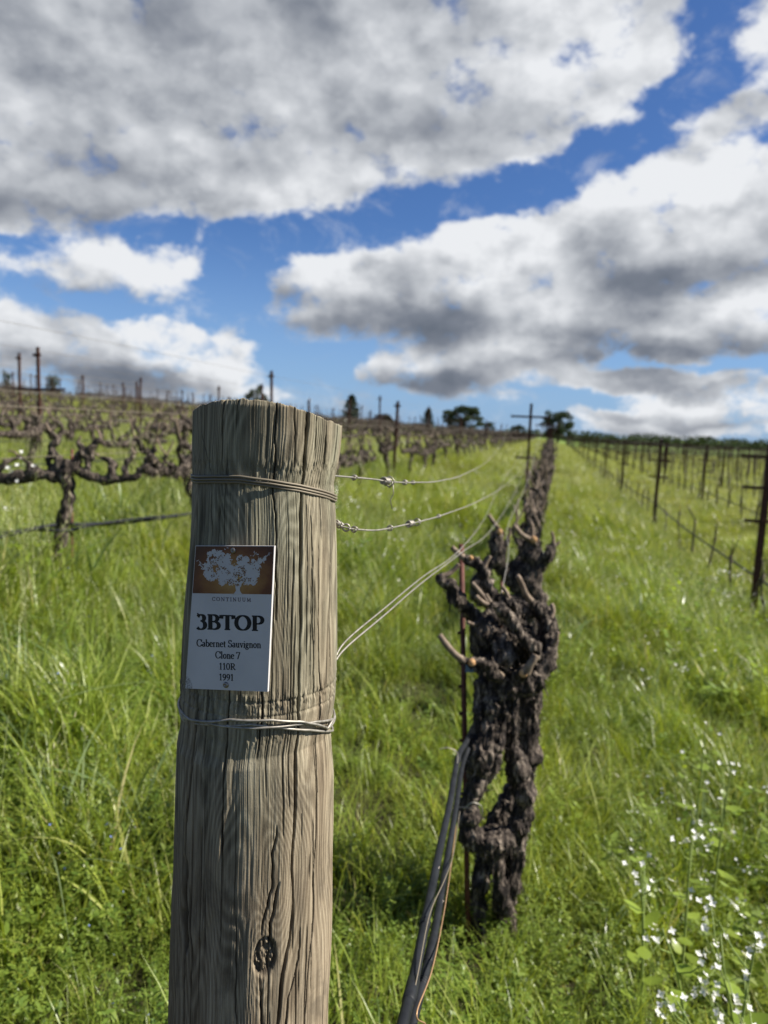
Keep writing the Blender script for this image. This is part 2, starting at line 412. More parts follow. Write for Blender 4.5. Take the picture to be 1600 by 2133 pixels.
def build_ground():
    a = np.concatenate([-np.geomspace(2500, 12, 60), np.linspace(-11.8, 11.8, 140), np.geomspace(12, 2500, 60)])
    bq = np.concatenate([-np.geomspace(300, 6, 20), np.linspace(-5.8, 20, 150), np.geomspace(20.3, 5000, 110)])
    X, Y = np.meshgrid(a, bq); V = np.stack([X.ravel(), Y.ravel(), hgt(X.ravel(), Y.ravel())], 1)
    nx = len(a); ny = len(bq); i = np.arange(nx-1)[None]+np.arange(ny-1)[:, None]*nx; i = i.ravel()
    F = np.stack([i, i+1, i+nx+1, i+nx], 1)
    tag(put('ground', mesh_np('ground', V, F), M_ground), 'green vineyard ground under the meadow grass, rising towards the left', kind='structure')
build_ground()
#PART2

# ------------------------------------------------------------------ the wooden end post
PD = 0.757                                              # depth of the post axis at its top
_top = P(561, 850, PD)
PY0 = _top[1]                                           # the axis stays in the plane y = PY0
def on_axis(px, py):
    r = ray(px, py); return CC+r*((PY0-CC[1])/r[1])
_prof = [(830, 408, 714), (850, 408, 714), (900, 408, 712), (960, 407, 705), (985, 407, 699), (1003, 407, 696), (1030, 405, 698), (1070, 404, 701), (1130, 401, 703),
         (1200, 396, 703), (1300, 389, 703), (1400, 384, 702), (1440, 382, 701), (1475, 383, 696), (1510, 381, 690), (1530, 375, 693), (1600, 372, 698), (1700, 370, 697),
         (1800, 367, 694), (1900, 362, 691), (2000, 358, 688), (2133, 355, 684), (2400, 346, 678)]
_pz, _pxc, _pr = [], [], []
for (yy, xl, xr) in _prof:
    c = on_axis((xl+xr)/2, yy); dep = float(np.dot(c-CC, CF))
    a_l, a_r = P(xl, yy, dep), P(xr, yy, dep)
    hw = np.linalg.norm(a_r-a_l)/2; D_ = np.hypot(c[0], c[1]); hw = D_*math.sin(math.atan(hw/D_))
    _pz.append(c[2]); _pxc.append(c[0]); _pr.append(hw)
_pz = np.array(_pz[::-1]); _pxc = np.array(_pxc[::-1]); _pr = np.array(_pr[::-1])
ZB = H(_pxc[0], PY0)-.05
_k = np.polyfit(_pz, _pxc, 1)
def post_c(z): return np.where(np.asarray(z) < _pz[0], _pxc[0]+(np.asarray(z)-_pz[0])*_k[0], np.interp(z, _pz, _pxc))
def post_r(z): return np.interp(z, _pz, _pr)
def px2th(px, py):
    """photo pixel on the post -> (theta, z)"""
    r = ray(px, py); th = 0; z = on_axis(px, py)[2]
    lo = None
    R = float(post_r(z)); xc = float(post_c(z))
    # ray / vertical circle
    dx, dy = r[0], r[1]; A = dx*dx+dy*dy; B = -2*(dx*xc+dy*PY0); C_ = xc*xc+PY0*PY0-R*R
    D = B*B-4*A*C_
    t = (-B-math.sqrt(max(D, 0)))/(2*A)
    p = CC+r*t
    return math.atan2(p[0]-xc, -(p[1]-PY0)), p[2]
TOPZ = P(497, 829, .68)[2]
def build_post():
    th = np.concatenate([np.linspace(-1.75, 1.75, 600), np.linspace(1.75, 2*math.pi-1.75, 62)[1:-1]])
    zt = np.concatenate([np.linspace(TOPZ, TOPZ-.80, 620), np.linspace(TOPZ-.80, ZB, 60)[1:]])
    nt_, nz = len(th), len(zt)
    TH, ZZ = np.meshgrid(th, zt); t = TH.ravel(); z = ZZ.ravel().copy(); N = len(t)
    # top rim: higher towards the camera, lower at the right, slightly chipped
    rim = -.017*np.sin(t)**2*(np.cos(t) > 0)-.017*(np.cos(t) <= 0)-.0045*np.sin(t)
    rim += .0006*vnoise(np.stack([t*17, t*0, t*0], 1), 3)+.0007*vnoise(np.stack([t*60, t*0, t*0], 1), 4)-.001
    fade = np.clip((z-(TOPZ-.12))/.12, 0, 1); z += rim*fade
    R = post_r(z); xc = post_c(z)
    s = t*.08                                             # arc length
    # growth-ring relief: stretched noise gives cathedral grain
    warp = .9*vnoise(np.stack([t*1.9, z*4.0, t*0+1.3], 1), 11)+.35*vnoise(np.stack([t*5, z*9, t*0+4], 1), 12)
    for (ax, ay, sx, sy, am) in ((600, 1200, .30, .07, .9), (480, 1820, .26, .085, 1.0), (575, 1900, .22, .10, -.8), (548, 1993, .18, .05, 1.3), (480, 960, .3, .06, .6), (600, 1600, .35, .07, .6)):
        a0, z0 = px2th(ax, ay); warp += am*np.exp(-((t-a0)/sx)**2-((z-z0)/sy)**2)
    g = (t*.9+warp*.42)*78
    rid = .5+.5*np.sin(g+1.1*vnoise(np.stack([t*9, z*10, t*0], 1), 13)); rid = rid**1.6
    amp = .00040*np.clip(.35+1.3*vnoise(np.stack([t*2.1, z*5, t*0+7], 1), 14), .05, 1.2)
    fibre = vnoise(np.stack([t*85, z*11, t*0], 1), 15)*.6+vnoise(np.stack([t*150, z*24, t*0+2], 1), 16)*.4
    h = -amp*(1-rid)+fibre*.00042+.0022*vnoise(np.stack([np.cos(t)*1.6, np.sin(t)*1.6, z*7], 1), 17)*np.clip((TOPZ+.1-z)*6, .3, 1)
    h += .0011*vnoise(np.stack([t*6, z*9, t*0], 1), 18)
    dark = np.zeros(N)
    def crack(px, w, d, jit=.0007):
        t = tall
        q = np.array([px2th(*p) for p in px]); q = q[np.argsort(q[:, 1])]
        zz = q[:, 1]; I = np.nonzero((z0_ > zz[0]-.03) & (z0_ < zz[-1]+.06) & (t > q[:, 0].min()-.12) & (t < q[:, 0].max()+.12))[0]
        z, t = zall[I], tall[I]; c = np.interp(z, zz, q[:, 0])
        c = c+jit/.08*vnoise(np.stack([z*55, z*0, z*0+len(px)+px[0][0]], 1), 21)+.5*jit/.08*vnoise(np.stack([z*160, z*0, z*0+px[0][0]], 1), 22)
        w = w*1.2
        e = np.clip((z-zz[0]+.0001)/.02, 0, 1)*np.clip((zz[-1]-z+(.05 if px[0][1] < 860 else .0001))/.02, 0, 1)
        ww = w*(1+.35*vnoise(np.stack([z*30, z*0, z*0+px[0][0]*.7], 1), 23))
        k = np.exp(-np.abs((t-c)*.08/ww)**2.6)*e
        h[I] -= k*d; dark[I] = np.maximum(dark[I], k*min(1, d/.004))
    zall, tall, z0_ = z, t, z
    crack([(640, 826), (636, 900), (632, 985), (628, 1020), (626, 1100), (625, 1200), (626, 1290), (623, 1400), (618, 1490), (619, 1530), (620, 1620), (614, 1731), (608, 1810), (612, 1883), (605, 1954), (587, 2030), (574, 2160)], .00085, .0075, .0004)
    crack([(644, 826), (641, 870), (636, 930), (630, 985)], .0011, .006)
    crack([(706, 840), (703, 880), (699, 930), (694, 975)], .0015, .007)
    crack([(576, 826), (573, 900), (571, 985), (575, 1100), (574, 1300)], .0006, .004)
    crack([(418, 835), (420, 900), (440, 990), (441, 1120)], .0006, .004)
    crack([(467, 826), (463, 900), (462, 990)], .0006, .0035)
    crack([(495, 826), (490, 900)], .0005, .003); crack([(612, 826), (608, 985)], .0005, .003)
    crack([(678, 900), (675, 950), (671, 985)], .0011, .004); crack([(664, 835), (660, 880), (657, 960)], .0005, .003)
    crack([(458, 1040), (455, 1080), (459, 1120)], .0012, .003); crack([(537, 1100), (541, 1300), (540, 1480)], .0004, .002)
    crack([(413, 1440), (411, 1487), (404, 1519), (400, 1600), (385, 1770), (380, 1900), (377, 2160)], .0009, .006)
    crack([(386, 1780), (382, 1890), (380, 1990)], .0030, .009, .0012); crack([(395, 1840), (394, 1990), (391, 2160)], .0007, .005)
    crack([(470, 1540), (468, 1620), (463, 1700), (458, 1800)], .0006, .004)  # lower part follows a shadow edge, put into shape and colour
    crack([(545, 1300), (545, 1464), (537, 1524), (533, 1592)], .0006, .004)
    crack([(576, 1718), (568, 1797), (563, 1852), (547, 1915), (540, 1955)], .0006, .006, .0011); crack([(584, 1836), (571, 1883), (558, 1949), (556, 1985)], .0008, .008, .0012)
    crack([(655, 1700), (655, 1823), (654, 1915), (644, 1994), (636, 2098), (632, 2160)], .0006, .004); crack([(626, 1930), (622, 2000), (600, 2080), (592, 2160)], .0006, .004)
    crack([(664, 1120), (663, 1300), (664, 1490), (664, 1600), (657, 1823)], .0005, .003); crack([(648, 1060), (650, 1300), (652, 1480)], .0004, .0022)
    crack([(487, 1890), (490, 2150)], .0005, .003); crack([(541, 2040), (543, 2160)], .0009, .004); crack([(684, 1040), (684, 1300), (686, 1470)], .0004, .0025)
    rs = random.Random(5)
    for i in range(80):
        a = rs.uniform(-1.5, 1.5); z1 = TOPZ-rs.uniform(0, .7); ln = rs.uniform(.03, .22); w = rs.uniform(.0003, .0006); d = rs.uniform(.0015, .0040)
        I = np.nonzero((zall < z1+.01) & (zall > z1-ln-.01) & (np.abs(tall-a) < .06))[0]; z, t = zall[I], tall[I]
        c = a+.012*vnoise(np.stack([z*12, z*0+i, z*0], 1), 31)+.004*vnoise(np.stack([z*70, z*0+i, z*0], 1), 32)
        e = np.clip((z-(z1-ln))/.02, 0, 1)*np.clip((z1-z)/.02, 0, 1); k = np.exp(-((t-c)*.08/w)**2)*e; h[I] -= k*d; dark[I] = np.maximum(dark[I], k*d/.004)
    z, t = zall, tall
    # knot
    a0, z0 = px2th(549, 1995); rr = np.hypot((t-a0)*.08/.0095, (z-z0)/.0185)
    kn = 1/(1+np.exp((rr-1)*9)); rough = fbm(np.stack([t*38+3*z, z*190+t*9, t*0], 1), 3, 41)
    h += kn*(-.0038+.0055*rough)-.004*np.exp(-((rr-1)/.12)**2)*(.5+.9*rough)
    dark = np.maximum(dark, kn*.5*(rough < .1)+.8*np.exp(-((rr-1)/.14)**2)*(rough < .25))
    # chafed bands beside the wires: short torn fibres
    for (py, sg, am) in ((975, .007, .0010), (1012, .004, .0007), (1468, .010, .0014), (1545, .008, .0007)):
        zb = px2th(560, py)[1]; e = np.exp(-((z-zb)/sg)**2)
        h += e*am*(fbm(np.stack([t*38, z*170, t*0+py], 1), 3, 43)*1.5-.4)
    h -= .0009*np.exp(-((z-px2th(560, 1463)[1])/.0013)**2)+.0012*np.exp(-((z-px2th(560, 1492)[1])/.0012)**2)
    # flake lifted off the left face
    a1, z1 = px2th(468, 1660); a2, z2 = px2th(440, 1900); ac = np.interp(z, [z2-.05, z2, z1, z1+.12], [a2-.20, a2, a1+.06, a1+.10])
    e = np.clip((z-(z2-.06))/.03, 0, 1)*np.clip((z1+.10-z)/.06, 0, 1); h += .0022*e/(1+np.exp((t-ac)*70))*np.clip((t+1.5)*1.2, 0, 1)
    sb = (t > px2th(400, 1290)[0]-.1) & (t < px2th(572, 1290)[0]+.05) & (z < px2th(480, 1128)[1]) & (z > px2th(480, 1448)[1]); h = np.where(sb, np.minimum(h, .0004), h)
    rim_in = 1-.03*np.clip((z-(TOPZ-.006))/.006, 0, 1)
    X = xc+(R+h)*np.sin(t)*rim_in; Y = PY0-(R+h)*np.cos(t)*rim_in
    V = np.stack([X, Y, z], 1)
    j = np.arange(nt_); F = []
    for i in range(nz-1):
        a = i*nt_+j; b_ = i*nt_+(j+1) % nt_; F.append(np.stack([a, a+nt_, b_+nt_, b_], 1))
    F = np.concatenate(F)
    # weathered top end grain: rings towards the centre
    Vt = [V]; base = N; prev = j.copy(); Ft = [F]
    for q in (.93, .7, .4, .12):
        c0 = np.array([float(post_c(TOPZ)), PY0]); ring = V[:nt_].copy()
        ring[:, :2] = c0+(ring[:, :2]-c0)*q; ring[:, 2] = ring[:, 2]*q+(TOPZ-.022)*(1-q)-.0015+.0012*vnoise(ring*90, 51)
        Vt.append(ring); cur = base+j; Ft.append(np.stack([prev, np.roll(prev, -1), np.roll(cur, -1), cur], 1)); prev = cur; base += nt_
    V = np.concatenate(Vt); me = mesh_np('wooden_post', V, np.concatenate(Ft))
    def at(name, val):
        a = me.attributes.new(name, 'FLOAT', 'POINT'); full = np.zeros(len(V), np.float32); full[:N] = val; a.data.foreach_set('value', full)
    at('crack', np.clip(dark, 0, 1)); at('ring', rid); at('fib', fibre*.5+.5)
    def f(b):
        pos = b.coord('Object'); ck, rg, fb_ = b.attr('crack'), b.attr('ring'), b.attr('fib')
        st = b.noise(b.vscale(pos, (60, 60, 5)), 1.0, 5, .65); big = b.noise(b.vscale(pos, (14, 14, 3.2)), 1.0, 3, .5); mot = b.noise(pos, 330, 3, .6)
        v = b.math('ADD', b.math('MULTIPLY', st, .5), b.math('ADD', b.math('MULTIPLY', fb_, .25), b.math('MULTIPLY', rg, .15)))
        fine = b.noise(b.vscale(pos, (420, 420, 16)), 1.0, 4, .7)
        v = b.math('ADD', b.math('MULTIPLY', v, .8), b.math('MULTIPLY', fine, .26))
        tanc = b.ramp(v, [(.30, (.066, .050, .034)), (.44, (.205, .158, .105)), (.58, (.34, .275, .19)), (.72, (.45, .375, .27))])
        grn = b.ramp(v, [(.30, (.060, .056, .038)), (.44, (.180, .174, .120)), (.58, (.30, .288, .205)), (.72, (.40, .385, .28))])
        sep = b.nd('ShaderNodeSeparateXYZ'); b.L.new(pos, sep.inputs[0])
        zfac = b.mr(sep.outputs[2], TOPZ-.50, TOPZ-.28, 0, 1)
        gf = b.math('MULTIPLY', b.mr(big, .36, .60), b.math('ADD', b.math('MULTIPLY', zfac, .75), .12), clamp=True)
        col = b.mix(gf, tanc, grn)
        stn = b.mr(b.noise(b.vscale(pos, (26, 26, 9)), 1.0, 5, .7, .8), .50, .66)
        col = b.mix(b.math('MULTIPLY', stn, .62), col, b.mix(.75, col, (.055, .046, .036, 1)))
        # darker brown lower down on the left
        low = b.math('MULTIPLY', b.mr(sep.outputs[2], TOPZ-.42, TOPZ-.60), b.mr(sep.outputs[0], _pxc[3]+.0, _pxc[3]-.05))
        col = b.mix(b.math('MULTIPLY', low, b.mr(big, .3, .6, .3, .8)), col, b.mix(.45, col, (.15, .085, .05, 1)))
        col = b.mix(b.mr(mot, .62, .75, 0, .35), col, (.10, .08, .06))
        col = b.mix(b.math('MULTIPLY', ck, .85), col, (.03, .022, .016))  # shade inside the cracks put into the colour; the knot's dark wood too
        b.out(b.pbr(col, .85, normal=b.bump(b.math('ADD', b.math('ADD', st, fine), b.math('MULTIPLY', mot, .3)), .5, .0015), spec=.2))
    o = put('wooden_post', me, mat('weathered_post_wood', f))
    tag(o, 'thick weathered round wooden end post with cracks and a knot, carrying the white sign', 'post')
build_post()

def post_pt(px, py, off=0.):
    th, z = px2th(px, py); R = float(post_r(z))+off
    return np.array([float(post_c(z))+R*math.sin(th), PY0-R*math.cos(th), z])
def wrap(zf, off, a0, a1, n=80):
    out = []
    for a in np.linspace(a0, a1, n):
        z = zf(a); R = float(post_r(z))+off(a) if callable(off) else float(post_r(z))+off
        out.append((float(post_c(z))+R*math.sin(a), PY0-R*math.cos(a), z))
    return out
def wraps():
    # upper tie: two neat turns, falling to the right
    keys = [px2th(*p) for p in ((412, 993), (450, 992), (500, 992), (560, 1000), (620, 1010), (670, 1022), (695, 1032))]
    ka = [k[0] for k in keys]; kz = [k[1] for k in keys]
    def zf(a):
        a2 = (a+math.pi) % (2*math.pi)-math.pi
        return float(np.interp(a2, [-math.pi, -1.9]+ka+[1.9, math.pi], [kz[0]-.006, kz[0]-.001]+kz+[kz[-1]-.003, kz[0]-.006]))
    t = empty('wire_tie', (float(post_c(kz[0])), PY0, 0)); tag(t, 'neat double turn of thin wire round the post above the sign', 'wire tie', 'wire ties wound round the wooden post')
    loc = np.array(t.location)
    for dz in (0, -.0030, -.0056):
        p = np.array(wrap(lambda a: zf(a)+dz, .0016 if dz > -.005 else .0008, -math.pi, math.pi, 140))-loc
        MB().tube(p, .00125, 8, False).build('strand', M_dwire, t)
    t = empty('wire_tie', (float(post_c(kz[0])), PY0, 0)); tag(t, 'loose crossing strands of wire wound round the post below the sign', 'wire tie', 'wire ties wound round the wooden post')
    for pts, off in (([(384, 1482), (400, 1497), (440, 1500), (480, 1495), (560, 1496), (620, 1500), (655, 1508), (676, 1516)], .0026),
                     ([(384, 1493), (420, 1500), (480, 1512), (560, 1512), (610, 1507), (650, 1502), (691, 1496)], .0016),
                     ([(384, 1500), (430, 1507), (520, 1506), (580, 1514), (640, 1520), (691, 1522)], .0010),
                     ([(668, 1512), (674, 1517), (682, 1505), (691, 1492)], .0028)):
        q = [px2th(*p) for p in pts]; a = [k[0] for k in q]; z = [k[1] for k in q]
        full = len(pts) > 4
        if full:
            aa = [-math.pi, -2.1]+a+[2.1, math.pi]; zz = [z[0]-.004, z[0]-.001]+z+[z[-1]-.003, z[0]-.004]
            p = wrap(lambda x: float(np.interp(x, aa, zz)), off, -math.pi, math.pi, 140)
        else: p = wrap(lambda x: float(np.interp(x, a, z)), off, a[0], a[-1], 30)
        MB().tube(smooth_path(np.array(p)-loc, len(p)*2), .00135, 8, False).build('strand', M_wire, t)
wraps()

# ------------------------------------------------------------------ the sign
_ss = px2th(481, 1290); SN = np.array([math.sin(-.40), -math.cos(-.40), .0])
_pA, _pB = post_pt(495, 1150), post_pt(470, 1430)
_dn = (_pB-_pA); _dn /= np.linalg.norm(_dn)
SN = SN-_dn*np.dot(SN, _dn); SN /= np.linalg.norm(SN)
SORG = post_pt(481, 1290)+SN*.0050
SX = np.cross(_dn, SN)*1.0; SX /= np.linalg.norm(SX)
if SX[0] < 0: SX = -SX
def spx(px, py, off=0.):
    """point of the sign's plate that the photo shows at (px, py), lifted by off along the plate's normal"""
    r = ray(px, py); s = 0.
    for _ in range(6):                                     # the plate is bent slightly round the post
        t = (np.dot(SORG-CC, SN)-s*s/.34)/np.dot(r, SN); p = CC+r*t; s = np.dot(p-SORG, SX)
    return p+SN*off
SQ = [(407.5, 1136.5), (571.5, 1137), (557.5, 1441), (386, 1434)]         # corners TL TR BR BL
def quadpx(a, b):
    tl, tr, br, bl = [np.array(q, float) for q in SQ]
    return (tl*(1-a)+tr*a)*(1-b)+(bl*(1-a)+br*a)*b
def plate(a0, a1, b0, b1, off0, off1, name, mt, parent, na=16, nb=10):
    V = []; F = []
    for off in (off1, off0):
        for j in range(nb+1):
            for i in range(na+1): V.append(spx(*quadpx(a0+(a1-a0)*i/na, b0+(b1-b0)*j/nb), off))
    w = na+1; n1 = w*(nb+1)
    for j in range(nb):
        for i in range(na):
            k = j*w+i; F.append((k, k+w, k+w+1, k+1)); F.append((n1+k, n1+k+1, n1+k+w+1, n1+k+w))
    for i in range(na): F.append((i, i+1, n1+i+1, n1+i)); k = nb*w+i; F.append((k+1, k, n1+k, n1+k+1))
    for j in range(nb): F.append(((j+1)*w, j*w, n1+j*w, n1+(j+1)*w)); k = j*w+na; F.append((k, k+w, n1+k+w, n1+k))
    me = mesh_np(name, np.array(V)-SORG, F, False)
    uv = me.attributes.new('ab', 'FLOAT_VECTOR', 'POINT')
    vals = []
    for off in (0, 1):
        for j in range(nb+1):
            for i in range(na+1): vals += [i/na, j/nb, 0]
    uv.data.foreach_set('vector', vals)
    return put(name, me, mt, parent)
def arc(cx, cy, rx, ry, a0, a1, n=18):
    return [(cx+rx*math.cos(math.radians(a)), cy+ry*math.sin(math.radians(a))) for a in np.linspace(a0, a1, n)]
# a small roman alphabet drawn as pen strokes: (advance, strokes); cap height 1, x-height .62; 'h' marks a hairline
XH = .62
G = {
 'C': (.86, [arc(.46, .5, .38, .5, 38, 322), [(.76, .98), (.78, .68)], [(.76, .10), (.80, .28)]]),
 'O': (.98, [arc(.48, .5, .41, .5, 0, 360, 30)]),
 'N': (.98, [[(.17, 0), (.17, 1), 'h'], [(.15, 1), (.80, 0)], [(.80, 0), (.80, 1), 'h'], [(.04, 0), (.32, 0)], [(.02, 1), (.2, 1)], [(.66, 1), (.94, 1)]]),
 'T': (.86, [[(.42, 0), (.42, 1)], [(.05, .98), (.79, .98)], [(.05, .98), (.03, .78)], [(.79, .98), (.81, .78)], [(.26, 0), (.58, 0)]]),
 'I': (.44, [[(.21, 0), (.21, 1)], [(.06, 0), (.36, 0)], [(.06, 1), (.36, 1)]]),
 'U': (.94, [[(.2, 1), (.2, .35)]+arc(.48, .33, .28, .33, 180, 360), [(.76, .33), (.76, 1), 'h'], [(.05, 1), (.35, 1)], [(.62, 1), (.9, 1)]]),
 'M': (1.14, [[(.17, 0), (.21, 1), 'h'], [(.2, 1), (.56, .08)], [(.56, .08), (.9, 1), 'h'], [(.9, 1), (.95, 0)], [(.04, 0), (.3, 0)], [(.8, 0), (1.1, 0)]]),
 'B': (.80, [[(.2, 0), (.2, 1)], [(.04, 0), (.4, 0)], [(.04, 1), (.4, 1)], [(.38, 1)]+arc(.38, .76, .26, .24, 90, -90), [(.2, .53), (.4, .53)], [(.38, .52)]+arc(.4, .26, .33, .27, 90, -90)]),
 'P': (.76, [[(.2, 0), (.2, 1)], [(.04, 0), (.38, 0)], [(.04, 1), (.38, 1)], [(.36, 1)]+arc(.38, .73, .30, .27, 90, -110)]),
 'R': (.84, [[(.2, 0), (.2, 1)], [(.04, 0), (.36, 0)], [(.04, 1), (.38, 1)], [(.36, 1)]+arc(.36, .74, .27, .26, 90, -90), [(.2, .49), (.4, .48)], [(.36, .48), (.74, 0)], [(.66, 0), (.86, 0)]]),
 'S': (.64, [arc(.32, .75, .21, .24, 50, 250, 14)+arc(.31, .26, .24, .26, 60, -150, 16), [(.48, .98), (.50, .76)], [(.1, .26), (.09, .02)]]),
 '3': (.62, [[(.10, .86)]+arc(.28, .76, .20, .22, 130, -80, 14), arc(.27, .26, .27, .30, 90, -140, 16), [(.12, .84), (.08, 1.08), 'h']]),
 '7': (.6, [[(.06, .96), (.54, .96)], [(.54, .96), (.22, 0)], [(.06, .96), (.05, .80)]]),
 '1': (.52, [[(.27, 0), (.27, 1)], [(.12, 0), (.42, 0)], [(.27, 1), (.1, .84)]]),
 '0': (.6, [arc(.3, .5, .23, .5, 0, 360, 26)]),
 '9': (.6, [arc(.29, .68, .20, .30, 0, 360, 22), [(.49, .68), (.47, .35), (.36, .12), (.14, 0)]]),
 'a': (.50, [[(.09, .52)]+arc(.22, .46, .15, .15, 130, 0, 8)+[(.37, .12), (.44, .03)], arc(.21, .17, .14, .16, 80, 330, 14), [(.22, .34), (.37, .40), 'h']]),
 'b': (.58, [[(.12, 1), (.12, .04)], arc(.3, .30, .2, .31, 150, -150, 18), [(.02, .96), (.14, 1)]]),
 'e': (.50, [arc(.26, .31, .20, .31, 12, 318, 22), [(.08, .36), (.45, .37), 'h']]),
 'r': (.42, [[(.14, 0), (.14, .6)], [(.02, 0), (.28, 0)], [(.03, .58), (.15, .62)], [(.14, .44), (.24, .58), (.36, .58)]]),
 'n': (.62, [[(.14, 0), (.14, .6)], [(.02, 0), (.26, 0)], [(.03, .58), (.15, .62)], [(.14, .46)]+arc(.3, .42, .17, .19, 130, 0, 8)+[(.47, 0)], [(.36, 0), (.59, 0)]]),
 't': (.38, [[(.16, .8), (.16, .15)]+arc(.26, .13, .1, .13, 180, 300, 7), [(.03, .60), (.34, .60)]]),
 'u': (.62, [[(.14, .6), (.14, .18)]+arc(.28, .19, .14, .18, 180, 300, 8)+[(.46, .18)], [(.46, .6), (.46, 0)], [(.46, .02), (.58, .02)], [(.03, .60), (.15, .60)], [(.35, .6), (.47, .6)]]),
 'v': (.52, [[(.08, .6), (.27, 0)], [(.27, 0), (.45, .6), 'h'], [(.0, .6), (.2, .6)], [(.34, .6), (.52, .6)]]),
 'i': (.30, [[(.15, 0), (.15, .6)], [(.03, 0), (.28, 0)], [(.04, .58), (.16, .62)], [(.15, .82), (.15, .89)]]),
 'g': (.52, [arc(.23, .42, .15, .19, 0, 360, 18), arc(.22, -.13, .19, .13, 0, 360, 18), [(.12, .26), (.08, .14), (.30, .07), (.40, -.05)], [(.35, .55), (.48, .58)]]),
 'o': (.56, [arc(.27, .31, .20, .31, 0, 360, 22)]),
 'l': (.30, [[(.14, 0), (.14, 1)], [(.02, 0), (.27, 0)], [(.03, .96), (.15, 1)]]),
 ' ': (.28, []),
}
def text(s, x0, x1, yb0, yb1, cap, thick, thin, name, mt, parent, off, track=0.):
    adv = sum(G[c][0]+track for c in s)-track; k = (x1-x0)/adv; mb = MB(); x = 0.; lay = 0
    V, F = [], []
    for c in s:
        w, strokes = G[c]
        for st in strokes:
            hair = st[-1] == 'h'; pts = np.array([p for p in st if p != 'h'], float)
            q = np.stack([x0+(x+pts[:, 0])*k, np.zeros(len(pts))], 1)
            q[:, 1] = yb0+(yb1-yb0)*(q[:, 0]-x0)/(x1-x0)-pts[:, 1]*cap
            d = np.gradient(q, axis=0); ln = np.linalg.norm(d, axis=1)+1e-9; d = d/ln[:, None]
            wd = thin+(0 if hair else (thick-thin))*np.abs(d[:, 1])**1.2
            nrm = np.stack([-d[:, 1], d[:, 0]], 1)
            a = q[0]-d[0]*0.25*thin; b_ = q[-1]+d[-1]*.25*thin; q = q.copy(); q[0] = a; q[-1] = b_
            base = len(V); lay += 1; o = off+(lay % 7)*.000012
            for i in range(len(q)):
                V.append(spx(*(q[i]-nrm[i]*wd[i]/2), o)); V.append(spx(*(q[i]+nrm[i]*wd[i]/2), o))
            for i in range(len(q)-1): F.append((base+2*i, base+2*i+1, base+2*i+3, base+2*i+2))
        x += w+track
    me = mesh_np(name, np.array(V)-SORG, F, False)
    return put(name, me, mt, parent)
